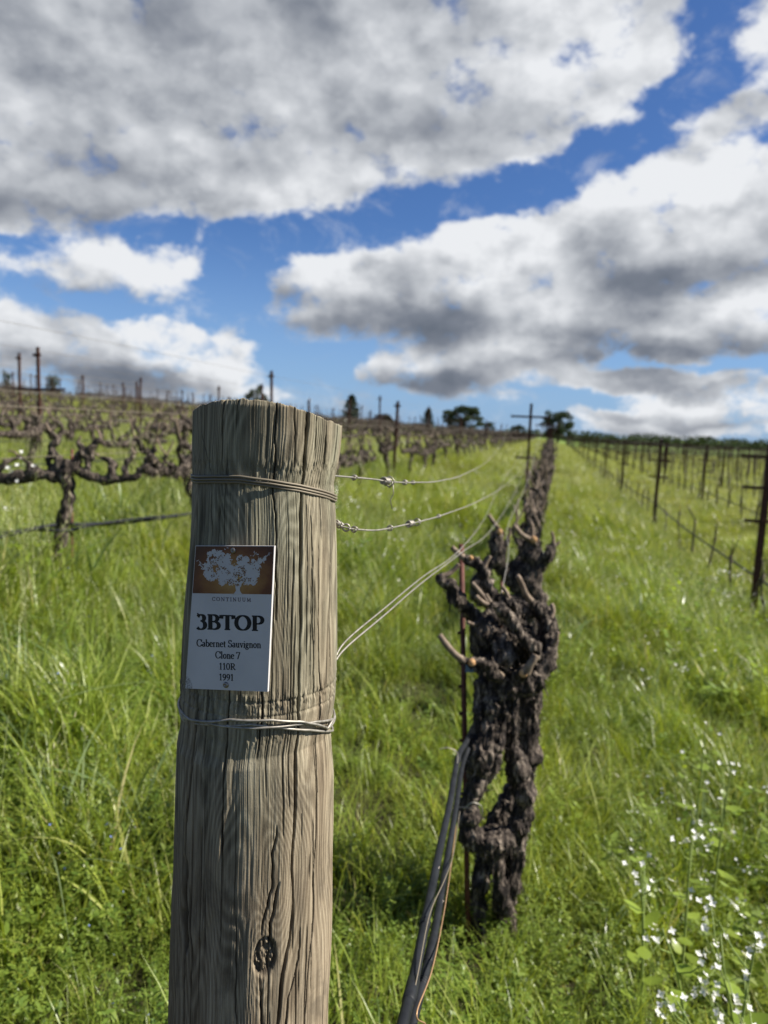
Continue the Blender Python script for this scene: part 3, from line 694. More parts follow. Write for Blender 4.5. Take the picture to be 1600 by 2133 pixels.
def build_sign():
    root = empty('vineyard_sign', tuple(SORG)); tag(root, 'small white and brown vineyard block sign screwed to the wooden post', 'sign')
    def fw(b):
        n = b.noise(b.coord(), 22, 4); ab = b.attr('ab', 'Vector')
        d = b.nd('ShaderNodeVectorMath', operation='DISTANCE'); b.L.new(ab, d.inputs[0]); d.inputs[1].default_value = (0, 1, 0)
        sc = b.math('MULTIPLY', b.mr(d.outputs['Value'], .09, .075), b.mr(b.noise(b.coord(), 900, 3, .7), .45, .55))
        col = b.mix(b.math('MULTIPLY', sc, .8), b.ramp(n, [(.3, (.53, .505, .49)), (.7, (.60, .57, .555))]), (.12, .11, .1))
        b.out(b.pbr(col, .45, spec=.4))
    M_w = mat('sign_white_plate', fw)
    plate(0, 1, 0, 1, -.0026, 0, 'plate', M_w, root)
    def fb(b):
        ab = b.attr('ab', 'Vector'); n = b.noise(b.vscale(ab, (5, 3, 1)), 1.0, 4, .6)
        d = b.nd('ShaderNodeVectorMath', operation='DISTANCE'); b.L.new(b.vscale(ab, (1, .75, 1)), d.inputs[0]); d.inputs[1].default_value = (.52, .50, 0)
        v = b.math('ADD', d.outputs['Value'], b.math('MULTIPLY', b.math('SUBTRACT', n, .5), .35))
        b.out(b.pbr(b.ramp(v, [(.05, (.42, .25, .085)), (.28, (.30, .145, .045)), (.45, (.165, .058, .024)), (.62, (.075, .026, .016))]), .42, spec=.4))
    pa = plate(0.006, .994, .004, .333, .00003, .00010, 'printed_panel', mat('sign_brown_print', fb), root, 16, 6)
    # white vine emblem: leafy silhouette built of many little leaf shapes over cut-out gaps (crop pixels -> photo pixels)
    rs = random.Random(3)
    def cp(x, y): return 380+x/6.2727, 1120+y/6.2727
    blobs = [(400, 270, 85), (360, 215, 30), (415, 180, 24), (480, 235, 65), (560, 300, 80), (600, 240, 30), (450, 400, 130), (350, 470, 68), (390, 510, 55), (330, 380, 55), (560, 440, 110), (660, 440, 90), (770, 310, 66),
             (830, 290, 40), (800, 410, 100), (900, 440, 100), (960, 380, 60), (1020, 300, 36), (930, 300, 26), (920, 550, 55), (980, 480, 30), (640, 530, 80), (520, 570, 45), (515, 610, 20), (740, 540, 90), (850, 560, 50), (935, 600, 20), (760, 250, 22), (1070, 275, 20)]
    V, F = [], []
    lay = [0]
    def poly(cx, cy, r, n, off, ry=None, rot=0.):
        base = len(V); ry = ry or r; lay[0] += 1; o = off+(lay[0] % 23)*.0000045
        for i in range(n):
            a = 2*math.pi*i/n; q = rs.uniform(.78, 1.2) if n > 5 else 1
            x, y = r*q*math.cos(a), ry*q*math.sin(a)
            V.append(spx(*cp(cx+x*math.cos(rot)-y*math.sin(rot), cy+x*math.sin(rot)+y*math.cos(rot)), off=o))
        F.append(tuple(range(base+n-1, base-1, -1)))
    for (x, y, r) in blobs: poly(x, y, r*.9, max(9, int(r/3)), .00013)
    for (x, y, r) in blobs:
        for i in range(int(r*.55)):
            a = rs.uniform(0, 6.28); q = r*rs.uniform(.85, 1.13); s_ = rs.uniform(8, 15); poly(x+q*math.cos(a), y+q*math.sin(a), s_, 5, .00013, s_*.6, rs.uniform(0, 3))
    for (x0, y0, x1, y1, n, sp) in ((200, 295, 285, 460, 16, 14), (540, 160, 600, 130, 6, 8), (940, 185, 1010, 240, 12, 14), (1060, 260, 1155, 200, 16, 12), (1060, 290, 1070, 340, 6, 8), (210, 295, 270, 350, 8, 10), (900, 240, 990, 215, 6, 8)):
        for i in range(n):
            u = rs.random(); s_ = rs.uniform(6, 12); poly(x0+(x1-x0)*u+rs.uniform(-sp, sp), y0+(y1-y0)*u+rs.uniform(-sp, sp), s_, 5, .00013, s_*.55, rs.uniform(0, 3))
    tr = [(-28, 590), (-30, 650), (-22, 690), (-45, 728), (-70, 742), (70, 742), (50, 728), (28, 690), (30, 650), (60, 590)]
    b0 = len(V); V += [spx(*cp(725+a, y), off=.00026) for a, y in tr]; F.append(tuple(range(b0, b0+len(tr))))
    em = put('emblem', mesh_np('emblem', np.array(V)-SORG, F, False), M_w2, pa)
    V, F = [], []
    for (cx, cy, w, h_, n) in ((540, 390, 60, 30, 16), (790, 390, 50, 35, 18), (810, 450, 40, 50, 20), (720, 480, 80, 60, 34), (600, 450, 50, 50, 12), (400, 300, 110, 90, 30), (350, 400, 50, 40, 10), (400, 500, 30, 20, 10), (900, 330, 60, 40, 12),
                               (640, 570, 90, 40, 26), (860, 540, 80, 40, 14), (500, 260, 60, 50, 10), (770, 280, 50, 30, 14), (720, 620, 26, 26, 8), (760, 560, 60, 40, 16), (960, 400, 60, 90, 8), (470, 440, 80, 80, 10), (1030, 270, 40, 30, 8)):
        for i in range(n):
            s_ = rs.uniform(6, 14); poly(cx+rs.gauss(0, .45)*w, cy+rs.gauss(0, .45)*h_, s_, 5, .00032, s_*.5, rs.uniform(0, 3))
    put('emblem_gap', mesh_np('emblem_gap', np.array(V)-SORG, F, False), M_gap, pa)
    text('CONTINUUM', 442, 523, 1251.3, 1253.3, 7.6, 1.25, .75, 'lettering', M_ink2, root, .0001, .30)
    text('3BTOP', 409.5, 549.5, 1309.3, 1313.5, 29.5, 8.8, 2.8, 'lettering', M_ink, root, .0001, .05)
    text('Cabernet Sauvignon', 409.5, 544, 1346.2, 1349.8, 14.6, 2.4, 1.2, 'lettering', M_ink, root, .0001, .03)
    text('Clone 7', 448.5, 500.5, 1370.8, 1372.6, 14.2, 2.4, 1.2, 'lettering', M_ink, root, .0001, .03)
    text('110R', 456.5, 491, 1394.2, 1395.2, 13, 2.3, 1.1, 'lettering', M_ink, root, .0001, .03)
    text('1991', 456.5, 487, 1416.6, 1417.6, 13, 2.3, 1.1, 'lettering', M_ink, root, .0001, .03)
    for (px, py) in ((486.5, 1147), (471, 1426.5)):
        c = spx(px, py, 0)-SORG; mb = MB(); k = 20; rings = [(.0030, 0.0001), (.0030, .0007), (.0024, .0016), (.0015, .0019), (.00115, .0018), (.0008, .0004), (.0, .0003)]
        ex = SX; ey = np.cross(SN, SX); V = []
        for r, o in rings:
            for i in range(k):
                a = 2*math.pi*i/k; rr = r*(1+(.25*math.cos(6*a) if .0007 < r < .0013 else 0)); V.append(c+ex*rr*math.cos(a)+ey*rr*math.sin(a)+SN*o)
        F = [(q*k+i, q*k+(i+1) % k, (q+1)*k+(i+1) % k, (q+1)*k+i) for q in range(len(rings)-1) for i in range(k)]
        put('screw', mesh_np('screw', V, F), M_screw, root)
M_w2 = mat('sign_emblem_white', lambda b: b.out(b.pbr((.53, .505, .49), .45, spec=.4)))
M_gap = mat('sign_emblem_gap', lambda b: b.out(b.pbr((.20, .10, .04), .45)))
M_ink = mat('sign_black_ink', lambda b: b.out(b.pbr((.012, .012, .014), .5)))
M_ink2 = mat('sign_purple_ink', lambda b: b.out(b.pbr((.06, .03, .04), .5)))
M_screw = mat('dull_steel', lambda b: b.out(b.pbr((.30, .26, .22), .32, .85)))
build_sign()
#PART3

# ------------------------------------------------------------------ vines
def temp_obj(V, F):
    me = mesh_np('tmp', V, F); o = bpy.data.objects.new('tmp', me); COL.objects.link(o); return o
def fuse(mb, voxel, amp=.004, seed=0, freq=60., zs=.35, amp2=.008, f2=14.):
    """one continuous gnarled surface from overlapping limbs"""
    o = temp_obj(np.concatenate(mb.V), mb.F)
    r = o.modifiers.new('r', 'REMESH'); r.mode = 'VOXEL'; r.voxel_size = voxel
    me = bpy.data.meshes.new_from_object(o.evaluated_get(bpy.context.evaluated_depsgraph_get()))
    old = o.data; bpy.data.objects.remove(o); bpy.data.meshes.remove(old)
    n = len(me.vertices); co = np.empty(n*3, np.float32); me.vertices.foreach_get('co', co); co = co.reshape(-1, 3).astype(float)
    no = np.empty(n*3, np.float32); me.vertex_normals.foreach_get('vector', no); no = no.reshape(-1, 3)
    wv = np.stack([vnoise(co*11, seed+5), vnoise(co*11, seed+6), vnoise(co*11, seed+7)], 1)*.02
    d = fbm(((co+wv)*np.array([freq, freq, freq*zs])), 4, seed, .6)
    ridge = 1-np.abs(vnoise((co+wv)*np.array([freq*.6, freq*.6, freq*.6*zs]), seed+3))*2
    d2 = fbm(co*f2, 3, seed+9)
    co = co+no*(amp*(d*1.1+ridge*.55)+amp2*d2)[:, None]
    me.vertices.foreach_set('co', co.astype(np.float32).ravel()); me.polygons.foreach_set('use_smooth', np.ones(len(me.polygons), bool)); me.update()
    return me
def limb(mb, pts, n=None, k=10, wob=0., seed=0):
    """pts rows (x,y,z,r)"""
    A = smooth_path(pts, n or len(pts)*6)
    if wob:
        s = np.arange(len(A))*.55+seed*7.3
        for i in range(3): A[:, i] += wob*vnoise(np.stack([s, s*0+i*3.1, s*0], 1), seed)
        A[:, 3] *= 1+.22*vnoise(np.stack([s*1.3, s*0+9, s*0], 1), seed)
    mb.tube(A[:, :3], np.maximum(A[:, 3], .002), k); return A
def lump(mb, c, r, seed=0):
    k = 9; V = []; F = []
    for i in range(1, k):
        f = math.pi*i/k
        for j in range(12): a = 2*math.pi*j/12; V.append((math.sin(f)*math.cos(a), math.sin(f)*math.sin(a), math.cos(f)))
    V = np.array(V+[(0, 0, 1), (0, 0, -1)]); V = V*(1+.25*fbm(V*1.7+seed, 2, seed)[:, None])
    r = np.array(r if hasattr(r, '__len__') else (r, r, r))
    for i in range(k-2):
        for j in range(12): F.append((i*12+j, (i+1)*12+j, (i+1)*12+(j+1) % 12, i*12+(j+1) % 12))
    n = (k-1)*12
    for j in range(12): F.append((n, j, (j+1) % 12)); F.append((n+1, (k-2)*12+(j+1) % 12, (k-2)*12+j))
    mb.add(V*r+np.array(c), F)
def cane_mesh(pts, name='cane'):
    mb = MB(); A = smooth_path(pts, max(8, len(pts)*5)); A[:, :3] += .0012*np.stack([vnoise(A[:, :3]*60, 3+i) for i in range(3)], 1)
    mb.tube(A[:, :3], A[:, 3], 7); return mb.mesh(name)

def shag(me, n, ln, w, seed, parent=None):
    """loose fibrous bark strips lifting off an old trunk"""
    r_ = np.random.default_rng(seed); N = len(me.vertices); co = np.empty(N*3, np.float32); me.vertices.foreach_get('co', co); co = co.reshape(-1, 3)
    no = np.empty(N*3, np.float32); me.vertex_normals.foreach_get('vector', no); no = no.reshape(-1, 3); k = r_.integers(0, N, n); p = co[k]; nn = no[k]
    d = np.stack([r_.normal(0, .28, n), r_.normal(0, .28, n), np.where(r_.random(n) < .8, -1., 1.)], 1); d -= nn*(d*nn).sum(1)[:, None]; d /= np.linalg.norm(d, axis=1)[:, None]+1e-6
    sd = np.cross(d, nn); L_ = ln*r_.uniform(.3, 1.3, (n, 1)); W = w*r_.uniform(.35, 1.2, (n, 1))*.5; lift = r_.uniform(.0, .28, (n, 1))
    a = p-nn*.001; b_ = p+d*L_*.5+nn*.0015; c = p+d*L_+nn*L_*lift
    V = np.stack([a-sd*W*.6, a+sd*W*.6, b_+sd*W, b_-sd*W, c+sd*W*.3, c-sd*W*.3], 1).reshape(-1, 3); i = np.arange(n)*6
    F = np.concatenate([np.stack([i, i+1, i+2, i+3], 1), np.stack([i+3, i+2, i+4, i+5], 1)])
    m2 = mesh_np('loose_bark', V, F, False); m2.materials.append(M_bark)
    if parent is not None: tag(put('loose_bark', m2, None, parent), kind='stuff')
    return m2
def cordon_vine(seed, tall=.66, reach=.78, thick=1., arms=(1, -1)):
    """old cordon vine, arms along local Y; returns (wood mesh builder, list of cane point lists)"""
    rs = random.Random(seed); mb = MB(); canes = []
    lx, ly = rs.uniform(-.06, .06), rs.uniform(-.12, .12)
    limb(mb, [(0, 0, -.08, .062*thick), (lx*.2+rs.uniform(-.02, .02), ly*.2, .12, .045*thick), (lx*.6+rs.uniform(-.03, .03), ly*.6, .35, .042*thick), (lx, ly, tall-.08, .050*thick), (lx, ly, tall+.02, .058*thick)], 30, 10, .018, seed)
    lump(mb, (lx, ly, tall), (.07*thick, .085*thick, .06*thick), seed)
    for sgn in arms:
        L_ = reach*rs.uniform(.8, 1.08); pts = [(lx, ly, tall, .05*thick)]
        for i, f in enumerate((.2, .42, .65, .85, 1.0)):
            pts.append((lx*(1-f)+rs.uniform(-.045, .045), ly+sgn*L_*f, tall+rs.uniform(-.06, .035)+(.02 if i == 0 else -.01), (.052-.024*f)*thick*rs.uniform(.8, 1.2)))
        A = limb(mb, pts, 34, 9, .014, seed*3+sgn+9)
        ns = rs.randint(4, 5)
        for q in range(ns):
            f = (q+.55)/ns; b = A[int(f*(len(A)-1))]; h = rs.uniform(.10, .24); dy = rs.uniform(-.10, .12)*sgn; dx = rs.uniform(-.09, .09)
            kx, ky = rs.uniform(-.05, .05), rs.uniform(-.06, .06)
            sp = [(b[0], b[1], b[2]-.01, .026*thick), (b[0]+kx, b[1]+ky, b[2]+h*.35, .024*thick), (b[0]+dx*.5-kx*.4, b[1]+dy*.6, b[2]+h*.7, .019*thick), (b[0]+dx, b[1]+dy, b[2]+h, .014*thick)]
            limb(mb, sp, 14, 7, .012, seed*5+q); lump(mb, sp[-1][:3], .019*thick, seed+q); lump(mb, sp[1][:3], .027*thick, seed+q+40)
            for c in range(rs.choice((1, 2, 2))):
                e = np.array(sp[-1][:3]); L2 = rs.uniform(.06, .16); d = np.array([rs.uniform(-.5, .5), rs.uniform(-.5, .6)*sgn, rs.uniform(.5, 1)]); d /= np.linalg.norm(d)
                p0 = e; p1 = e+d*L2*.5+np.array([rs.uniform(-.01, .01), 0, 0]); p2 = e+d*L2+np.array([0, 0, .015])
                canes.append([(*p0, .0062), (*p1, .0055), (*p2, .005)])
    return mb, canes
def vine_meshes(seed, voxel, **k):
    mb, canes = cordon_vine(seed, **k); return fuse(mb, voxel, .009, seed, 52., .5, .012, 14), canes
def joined_low(seed, name, **k):
    """light mesh of a whole vine for the distance"""
    mb, canes = cordon_vine(seed, **k)
    for c in canes: A = np.array(c); mb.tube(A[:, :3], A[:, 3]*1.3, 4)
    V = np.concatenate(mb.V); V += .016*np.stack([fbm(V*22, 2, seed+i) for i in range(3)], 1)
    return mesh_np(name, V, mb.F)

def at_row(u, v, dz=0.): x, y = uv2xy(u, v); return np.array([x, y, H(x, y)+dz])
ROWRZ = -RA                                              # local Y -> row direction
ORD = ['nearest', 'second', 'third', 'fourth', 'fifth', 'sixth', 'seventh', 'eighth', 'ninth', 'tenth', 'eleventh', 'twelfth']

# --- the old vine right behind the post, modelled limb by limb
def hero_vine():
    D0 = 1.98
    base = G0 = None
    root_xy = P(1035, 1860, 2.02); root = np.array([root_xy[0], root_xy[1], H(root_xy[0], root_xy[1])])
    def q(px, py, d, rpx):                               # joint seen at (px,py) at depth d, radius in photo pixels
        p = P(px, py, d)-root; return (p[0], p[1], p[2], rpx/FP*d*(.75 if rpx > 14 else .92))
    mb = MB(); L = lambda pts, n=None, k=12, w=.004, s=0: limb(mb, [q(*p) for p in pts], n, k, w, s)
    # the straight grey trunk at the back
    L([(1052, 1960, 2.10, 34), (1050, 1850, 2.10, 26), (1066, 1760, 2.12, 28), (1085, 1650, 2.14, 34), (1097, 1550, 2.14, 34), (1098, 1450, 2.12, 36), (1095, 1370, 2.08, 38), (1080, 1310, 2.04, 42)], 44, 14, .006, 1)
    L([(995, 1960, 2.04, 30), (1000, 1850, 2.04, 22), (1012, 1780, 2.06, 24), (1040, 1700, 2.1, 22), (1070, 1640, 2.12, 20)], 30, 10, .004, 2)
    # front trunk: bulb, ring and knee
    L([(1040, 1380, 1.98, 40), (1022, 1440, 1.97, 36), (1018, 1500, 1.97, 38), (1008, 1560, 1.96, 42), (1002, 1610, 1.96, 34), (985, 1650, 1.95, 26), (975, 1690, 1.95, 26), (980, 1735, 1.95, 28), (1010, 1755, 1.96, 28), (1050, 1745, 1.98, 28),
       (1082, 1715, 2.0, 28), (1092, 1670, 2.0, 26), (1084, 1625, 2.0, 24), (1070, 1590, 2.0, 22), (1062, 1540, 2.0, 24), (1058, 1470, 2.0, 26), (1062, 1400, 2.0, 32)], 90, 14, .006, 3)
    L([(1030, 1760, 1.98, 22), (1040, 1820, 2.0, 20), (1050, 1900, 2.02, 22)], 16, 10, .004, 4)
    L([(1085, 1720, 2.02, 18), (1075, 1790, 2.03, 17), (1062, 1880, 2.05, 20)], 16, 10, .004, 5)
    lump(mb, q(1000, 1575, 1.95, 1)[:3], (.050, .045, .058), 3); lump(mb, q(1078, 1600, 1.99, 1)[:3], (.028, .03, .04), 5); lump(mb, q(1094, 1655, 1.98, 1)[:3], (.026, .03, .035), 6)
    lump(mb, q(1020, 1755, 1.96, 1)[:3], (.07, .04, .032), 8)
    # the head: a rough rim round two hollows
    L([(1005, 1330, 2.0, 30), (1018, 1395, 1.97, 32), (1060, 1432, 1.95, 34), (1108, 1410, 1.97, 30), (1134, 1360, 2.0, 24), (1142, 1310, 2.02, 20), (1130, 1275, 2.03, 17), (1095, 1270, 2.04, 20), (1060, 1275, 2.05, 24), (1022, 1290, 2.04, 26), (1005, 1330, 2.0, 26)], 60, 12, .008, 6)
    L([(1045, 1318, 1.96, 22), (1052, 1350, 1.93, 26), (1045, 1400, 1.93, 20)], 16, 10, .004, 7)
    L([(1068, 1306, 1.96, 13), (1094, 1340, 1.93, 15), (1118, 1360, 1.95, 16)], 16, 10, .004, 8)
    lump(mb, q(1078, 1350, 2.10, 1)[:3], (.062, .035, .08), 9); lump(mb, q(1010, 1320, 1.98, 1)[:3], (.042, .04, .05), 10); lump(mb, q(1052, 1340, 1.95, 1)[:3], (.032, .03, .036), 12)
    lump(mb, q(1140, 1300, 2.02, 1)[:3], (.022, .03, .035), 11)
    # gnarled spurs
    L([(1002, 1300, 2.0, 22), (980, 1274, 1.98, 17), (961, 1256, 1.96, 14), (946, 1236, 1.95, 13), (928, 1214, 1.94, 11), (920, 1200, 1.94, 9)], 26, 9, .005, 11)
    L([(1062, 1290, 2.0, 18), (1072, 1272, 1.97, 14), (1058, 1254, 1.95, 15), (1030, 1238, 1.95, 13), (1017, 1216, 1.95, 13), (1010, 1192, 1.95, 11), (990, 1172, 1.95, 10), (968, 1163, 1.95, 8)], 36, 9, .005, 12)
    L([(1120, 1352, 1.92, 14), (1094, 1334, 1.90, 10), (1074, 1306, 1.90, 11), (1054, 1278, 1.90, 11), (1030, 1264, 1.90, 9), (1016, 1256, 1.90, 7)], 28, 8, .004, 13)
    L([(1138, 1282, 2.02, 16), (1124, 1266, 2.0, 12), (1108, 1256, 2.0, 8)], 14, 8, .003, 14)
    L([(1050, 1412, 1.94, 16), (1028, 1404, 1.90, 11), (1008, 1380, 1.88, 11), (984, 1380, 1.87, 9), (962, 1374, 1.86, 7)], 26, 9, .004, 15)
    L([(1062, 1420, 1.95, 20), (1086, 1406, 1.90, 14), (1094, 1396, 1.88, 11)], 12, 9, .003, 16)
    L([(1140, 1330, 2.0, 18), (1146, 1352, 1.98, 15), (1132, 1385, 1.97, 16)], 14, 9, .003, 17)
    # stringy old bark strands down the front
    for s, pts in enumerate(([(1046, 1440, 1.93, 6), (1050, 1500, 1.94, 5), (1044, 1560, 1.94, 5)], [(1066, 1430, 1.94, 7), (1070, 1510, 1.96, 6), (1072, 1580, 1.97, 6)], [(1000, 1420, 1.95, 7), (996, 1480, 1.95, 6), (1002, 1530, 1.94, 5)], [(1030, 1340, 1.93, 6), (1040, 1400, 1.92, 6)])):
        L(pts, 14, 7, .004, 20+s)
    me = fuse(mb, .0036, .0088, 7, 95., .36, .009, 26)
    r = empty('grapevine', tuple(root)); tag(r, 'gnarled old vine with a twisted looping trunk, nearest behind the wooden post', 'grapevine')
    put('trunk', me, M_bark, r); shag(me, 2600, .030, .0050, 3, r)
    for pts in ([(920, 1202, 1.94, 8), (940, 1192, 1.94, 6), (957, 1174, 1.94, 5)], [(968, 1163, 1.95, 8), (955, 1152, 1.95, 6.5), (941, 1139, 1.95, 6)], [(1016, 1256, 1.90, 6), (1002, 1236, 1.90, 5), (984, 1214, 1.90, 4.5)],
                [(1024, 1262, 1.90, 6), (1008, 1256, 1.89, 5), (992, 1242, 1.88, 5)], [(1028, 1262, 1.90, 6), (1019, 1250, 1.90, 4.5), (1012, 1238, 1.9, 4)], [(1112, 1258, 2.0, 8), (1096, 1238, 1.98, 7), (1088, 1218, 1.97, 6.5), (1078, 1200, 1.96, 6)],
                [(966, 1376, 1.86, 9), (948, 1362, 1.86, 8), (932, 1345, 1.86, 8), (916, 1323, 1.86, 7)], [(1094, 1402, 1.87, 12), (1106, 1382, 1.86, 9), (1117, 1364, 1.86, 9)], [(1046, 1408, 1.91, 8), (1036, 1398, 1.9, 5), (1030, 1388, 1.9, 4)]):
        put('cane', cane_mesh([q(*p) for p in pts]), M_cane, r)
    for pts in ([(1146, 1288, 2.0, 8), (1152, 1272, 2.0, 6), (1150, 1258, 2.0, 5)], [(1062, 1256, 1.95, 6), (1056, 1236, 1.94, 5), (1046, 1222, 1.94, 4.5)], [(1000, 1296, 1.97, 7), (988, 1300, 1.95, 5), (974, 1296, 1.94, 4.5)], [(1008, 1192, 1.95, 6), (1012, 1174, 1.95, 5), (1022, 1158, 1.95, 4)],
                [(1150, 1342, 1.98, 7), (1160, 1330, 1.97, 5), (1163, 1316, 1.97, 4)]):
        put('cane', cane_mesh([q(*p) for p in pts]), M_cane, r)
    for (px, py, d, w) in ((1091, 1402, 1.862, 9), (983, 1380, 1.858, 8), (981, 1162, 1.938, 5)):
        p = P(px, py, d)-root; n = (CC-P(px, py, d)); n /= np.linalg.norm(n); MB().tube([p-n*.01, p, p+n*.002], [w/FP*d*1.05, w/FP*d, w/FP*d*.9], 12).build('cut_end', M_cut, r)
    return r
hero_vine()

def second_vine():
    g = P(1098, 1330, 3.45); root = np.array([g[0], g[1], H(g[0], g[1])])
    def q(px, py, d, rpx): p = P(px, py, d)-root; return (p[0], p[1], p[2], rpx/FP*d*.92)
    mb = MB(); L = lambda pts, n, s: limb(mb, [q(*p) for p in pts], n, 10, .006, s)
    L([(1085, 1700, 3.5, 24), (1092, 1540, 3.5, 19), (1098, 1420, 3.45, 20), (1104, 1330, 3.45, 24), (1108, 1262, 3.42, 27), (1100, 1205, 3.4, 30), (1106, 1160, 3.4, 26), (1104, 1128, 3.4, 19)], 44, 61)
    L([(1085, 1262, 3.4, 24), (1040, 1262, 3.38, 19), (1004, 1244, 3.36, 20), (992, 1218, 3.35, 15), (1012, 1184, 3.35, 13), (1034, 1164, 3.35, 14)], 30, 62)
    L([(1082, 1222, 3.4, 20), (1056, 1200, 3.38, 14), (1040, 1176, 3.36, 16), (1038, 1148, 3.35, 15), (1034, 1124, 3.35, 13), (1041, 1106, 3.35, 9)], 30, 63)
    L([(1040, 1150, 3.35, 10), (1050, 1136, 3.35, 8), (1056, 1124, 3.35, 6)], 10, 64)
    L([(1108, 1190, 3.4, 20), (1128, 1168, 3.38, 14), (1144, 1156, 3.36, 13), (1148, 1140, 3.36, 9), (1158, 1136, 3.36, 6)], 24, 65)
    L([(1106, 1150, 3.4, 18), (1118, 1134, 3.38, 12), (1110, 1124, 3.37, 8)], 12, 66)
    lump(mb, q(1076, 1192, 3.42, 1)[:3], (.05, .05, .05), 5); lump(mb, q(1000, 1238, 3.36, 1)[:3], (.04, .04, .045), 6); lump(mb, q(1112, 1250, 3.4, 1)[:3], (.06, .05, .08), 7); lump(mb, q(1060, 1262, 3.4, 1)[:3], (.05, .04, .05), 8)
    r = empty('grapevine', tuple(root)); tag(r, 'old vine with raised knobbly arms, second behind the wooden post', 'grapevine')
    me = fuse(mb, .0065, .010, 17, 70., .4, .010, 20); put('trunk', me, M_bark, r); shag(me, 1500, .035, .007, 9, r)
    for pts in ([(1041, 1106, 3.35, 6), (1030, 1090, 3.35, 5), (1018, 1072, 3.35, 4.5)], [(1110, 1126, 3.37, 7), (1090, 1116, 3.36, 6), (1070, 1094, 3.35, 5)], [(1108, 1124, 3.37, 5), (1110, 1104, 3.37, 4), (1106, 1088, 3.37, 4)], [(1150, 1140, 3.36, 5), (1153, 1122, 3.36, 4), (1150, 1108, 3.36, 3.5)],
                [(1056, 1124, 3.35, 4), (1062, 1110, 3.35, 3.5), (1062, 1098, 3.35, 3)], [(1158, 1136, 3.36, 4), (1166, 1128, 3.36, 3)], [(1012, 1184, 3.33, 6), (1000, 1176, 3.3, 5), (990, 1160, 3.3, 4)]):
        put('cane', cane_mesh([q(*p) for p in pts]), M_cane, r)
    for (px, py, d, w) in ((1112, 1124, 3.34, 7), (1041, 1108, 3.32, 6)):
        p = P(px, py, d)-root; n = unit0(CC-P(px, py, d)); MB().tube([p-n*.01, p, p+n*.002], [w/FP*d*1.05, w/FP*d, w/FP*d*.9], 10).build('cut_end', M_cut, r)
def unit0(v): return v/np.linalg.norm(v)
second_vine()

def left_vine():
    D = 3.95; rt = P(114, 1200, D); root = np.array([rt[0], rt[1], H(rt[0], rt[1])])
    def q(cx, cy, rc, dd=0.):
        px, py = cx/3.81, 680+cy/3.81; p = P(px, py, D+dd)-root; return (p[0], p[1], p[2], rc/3.81/FP*D)
    mb = MB(); L = lambda pts, n, s: limb(mb, [q(*p) for p in pts], n, 10, .008, s)
    L([(415, 2150, 40), (430, 1950, 30), (470, 1720, 46), (500, 1560, 50), (540, 1420, 46), (550, 1290, 50), (530, 1200, 58), (545, 1110, 52)], 50, 1)
    L([(545, 1130, 50), (470, 1190, 46), (380, 1180, 44), (300, 1160, 46), (200, 1195, 52), (110, 1190, 48), (40, 1215, 44), (-120, 1210, 40), (-260, 1190, 30)], 50, 2)
    L([(560, 1110, 44), (640, 1150, 38), (700, 1180, 38), (770, 1212, 38), (860, 1225, 36), (950, 1208, 34), (1050, 1200, 32), (1110, 1190, 26), (1100, 1140, 22), (1150, 1110, 20), (1220, 1085, 15)], 56, 3)
    for s, pts in enumerate(([(490, 1130, 34), (460, 1060, 34), (440, 1010, 30), (395, 985, 24), (410, 940, 22), (455, 920, 20), (450, 880, 16), (400, 835, 11)],
                             [(430, 1120, 20), (380, 1090, 20), (385, 1030, 18), (410, 980, 18)], [(590, 1110, 34), (620, 1040, 32), (670, 990, 30), (640, 940, 22), (620, 915, 14)],
                             [(680, 990, 24), (730, 960, 24), (750, 920, 22), (805, 900, 18)], [(715, 1130, 26), (695, 1080, 24), (735, 1030, 24), (715, 985, 20)], [(870, 1190, 30), (890, 1110, 28), (860, 1070, 22), (785, 1030, 14)],
                             [(1000, 1190, 24), (985, 1130, 22), (1010, 1080, 18), (1070, 1015, 20)], [(270, 1140, 26), (225, 1085, 20), (150, 1030, 14)], [(-30, 1160, 26), (60, 1080, 22), (130, 1035, 16)])):
        L(pts, 26, 10+s)
    lump(mb, q(540, 1110, 1)[:3], .042, 3); lump(mb, q(150, 1195, 1)[:3], .042, 4)
    r = empty('grapevine', tuple(root)); tag(r, 'old vine with two long bent cordon arms, nearest of all on the left side', 'grapevine')
    put('trunk', fuse(mb, .010, .007, 21, 45., .5, .008, 14), M_bark, r)
    for pts in ([(800, 900, 12), (785, 840, 10), (750, 800, 8)], [(400, 835, 10), (380, 800, 8), (360, 770, 7)], [(620, 915, 10), (640, 870, 8)], [(785, 1030, 10), (760, 1010, 7), (700, 985, 6)], [(1070, 1015, 12), (1050, 975, 8), (1040, 950, 6)], [(150, 1030, 10), (120, 1000, 8), (60, 985, 6)], [(1220, 1085, 10), (1230, 1060, 8)], [(500, 1320, 8), (540, 1340, 8), (565, 1365, 7)]):
        put('cane', cane_mesh([q(*p) for p in pts]), M_cane, r)
left_vine()

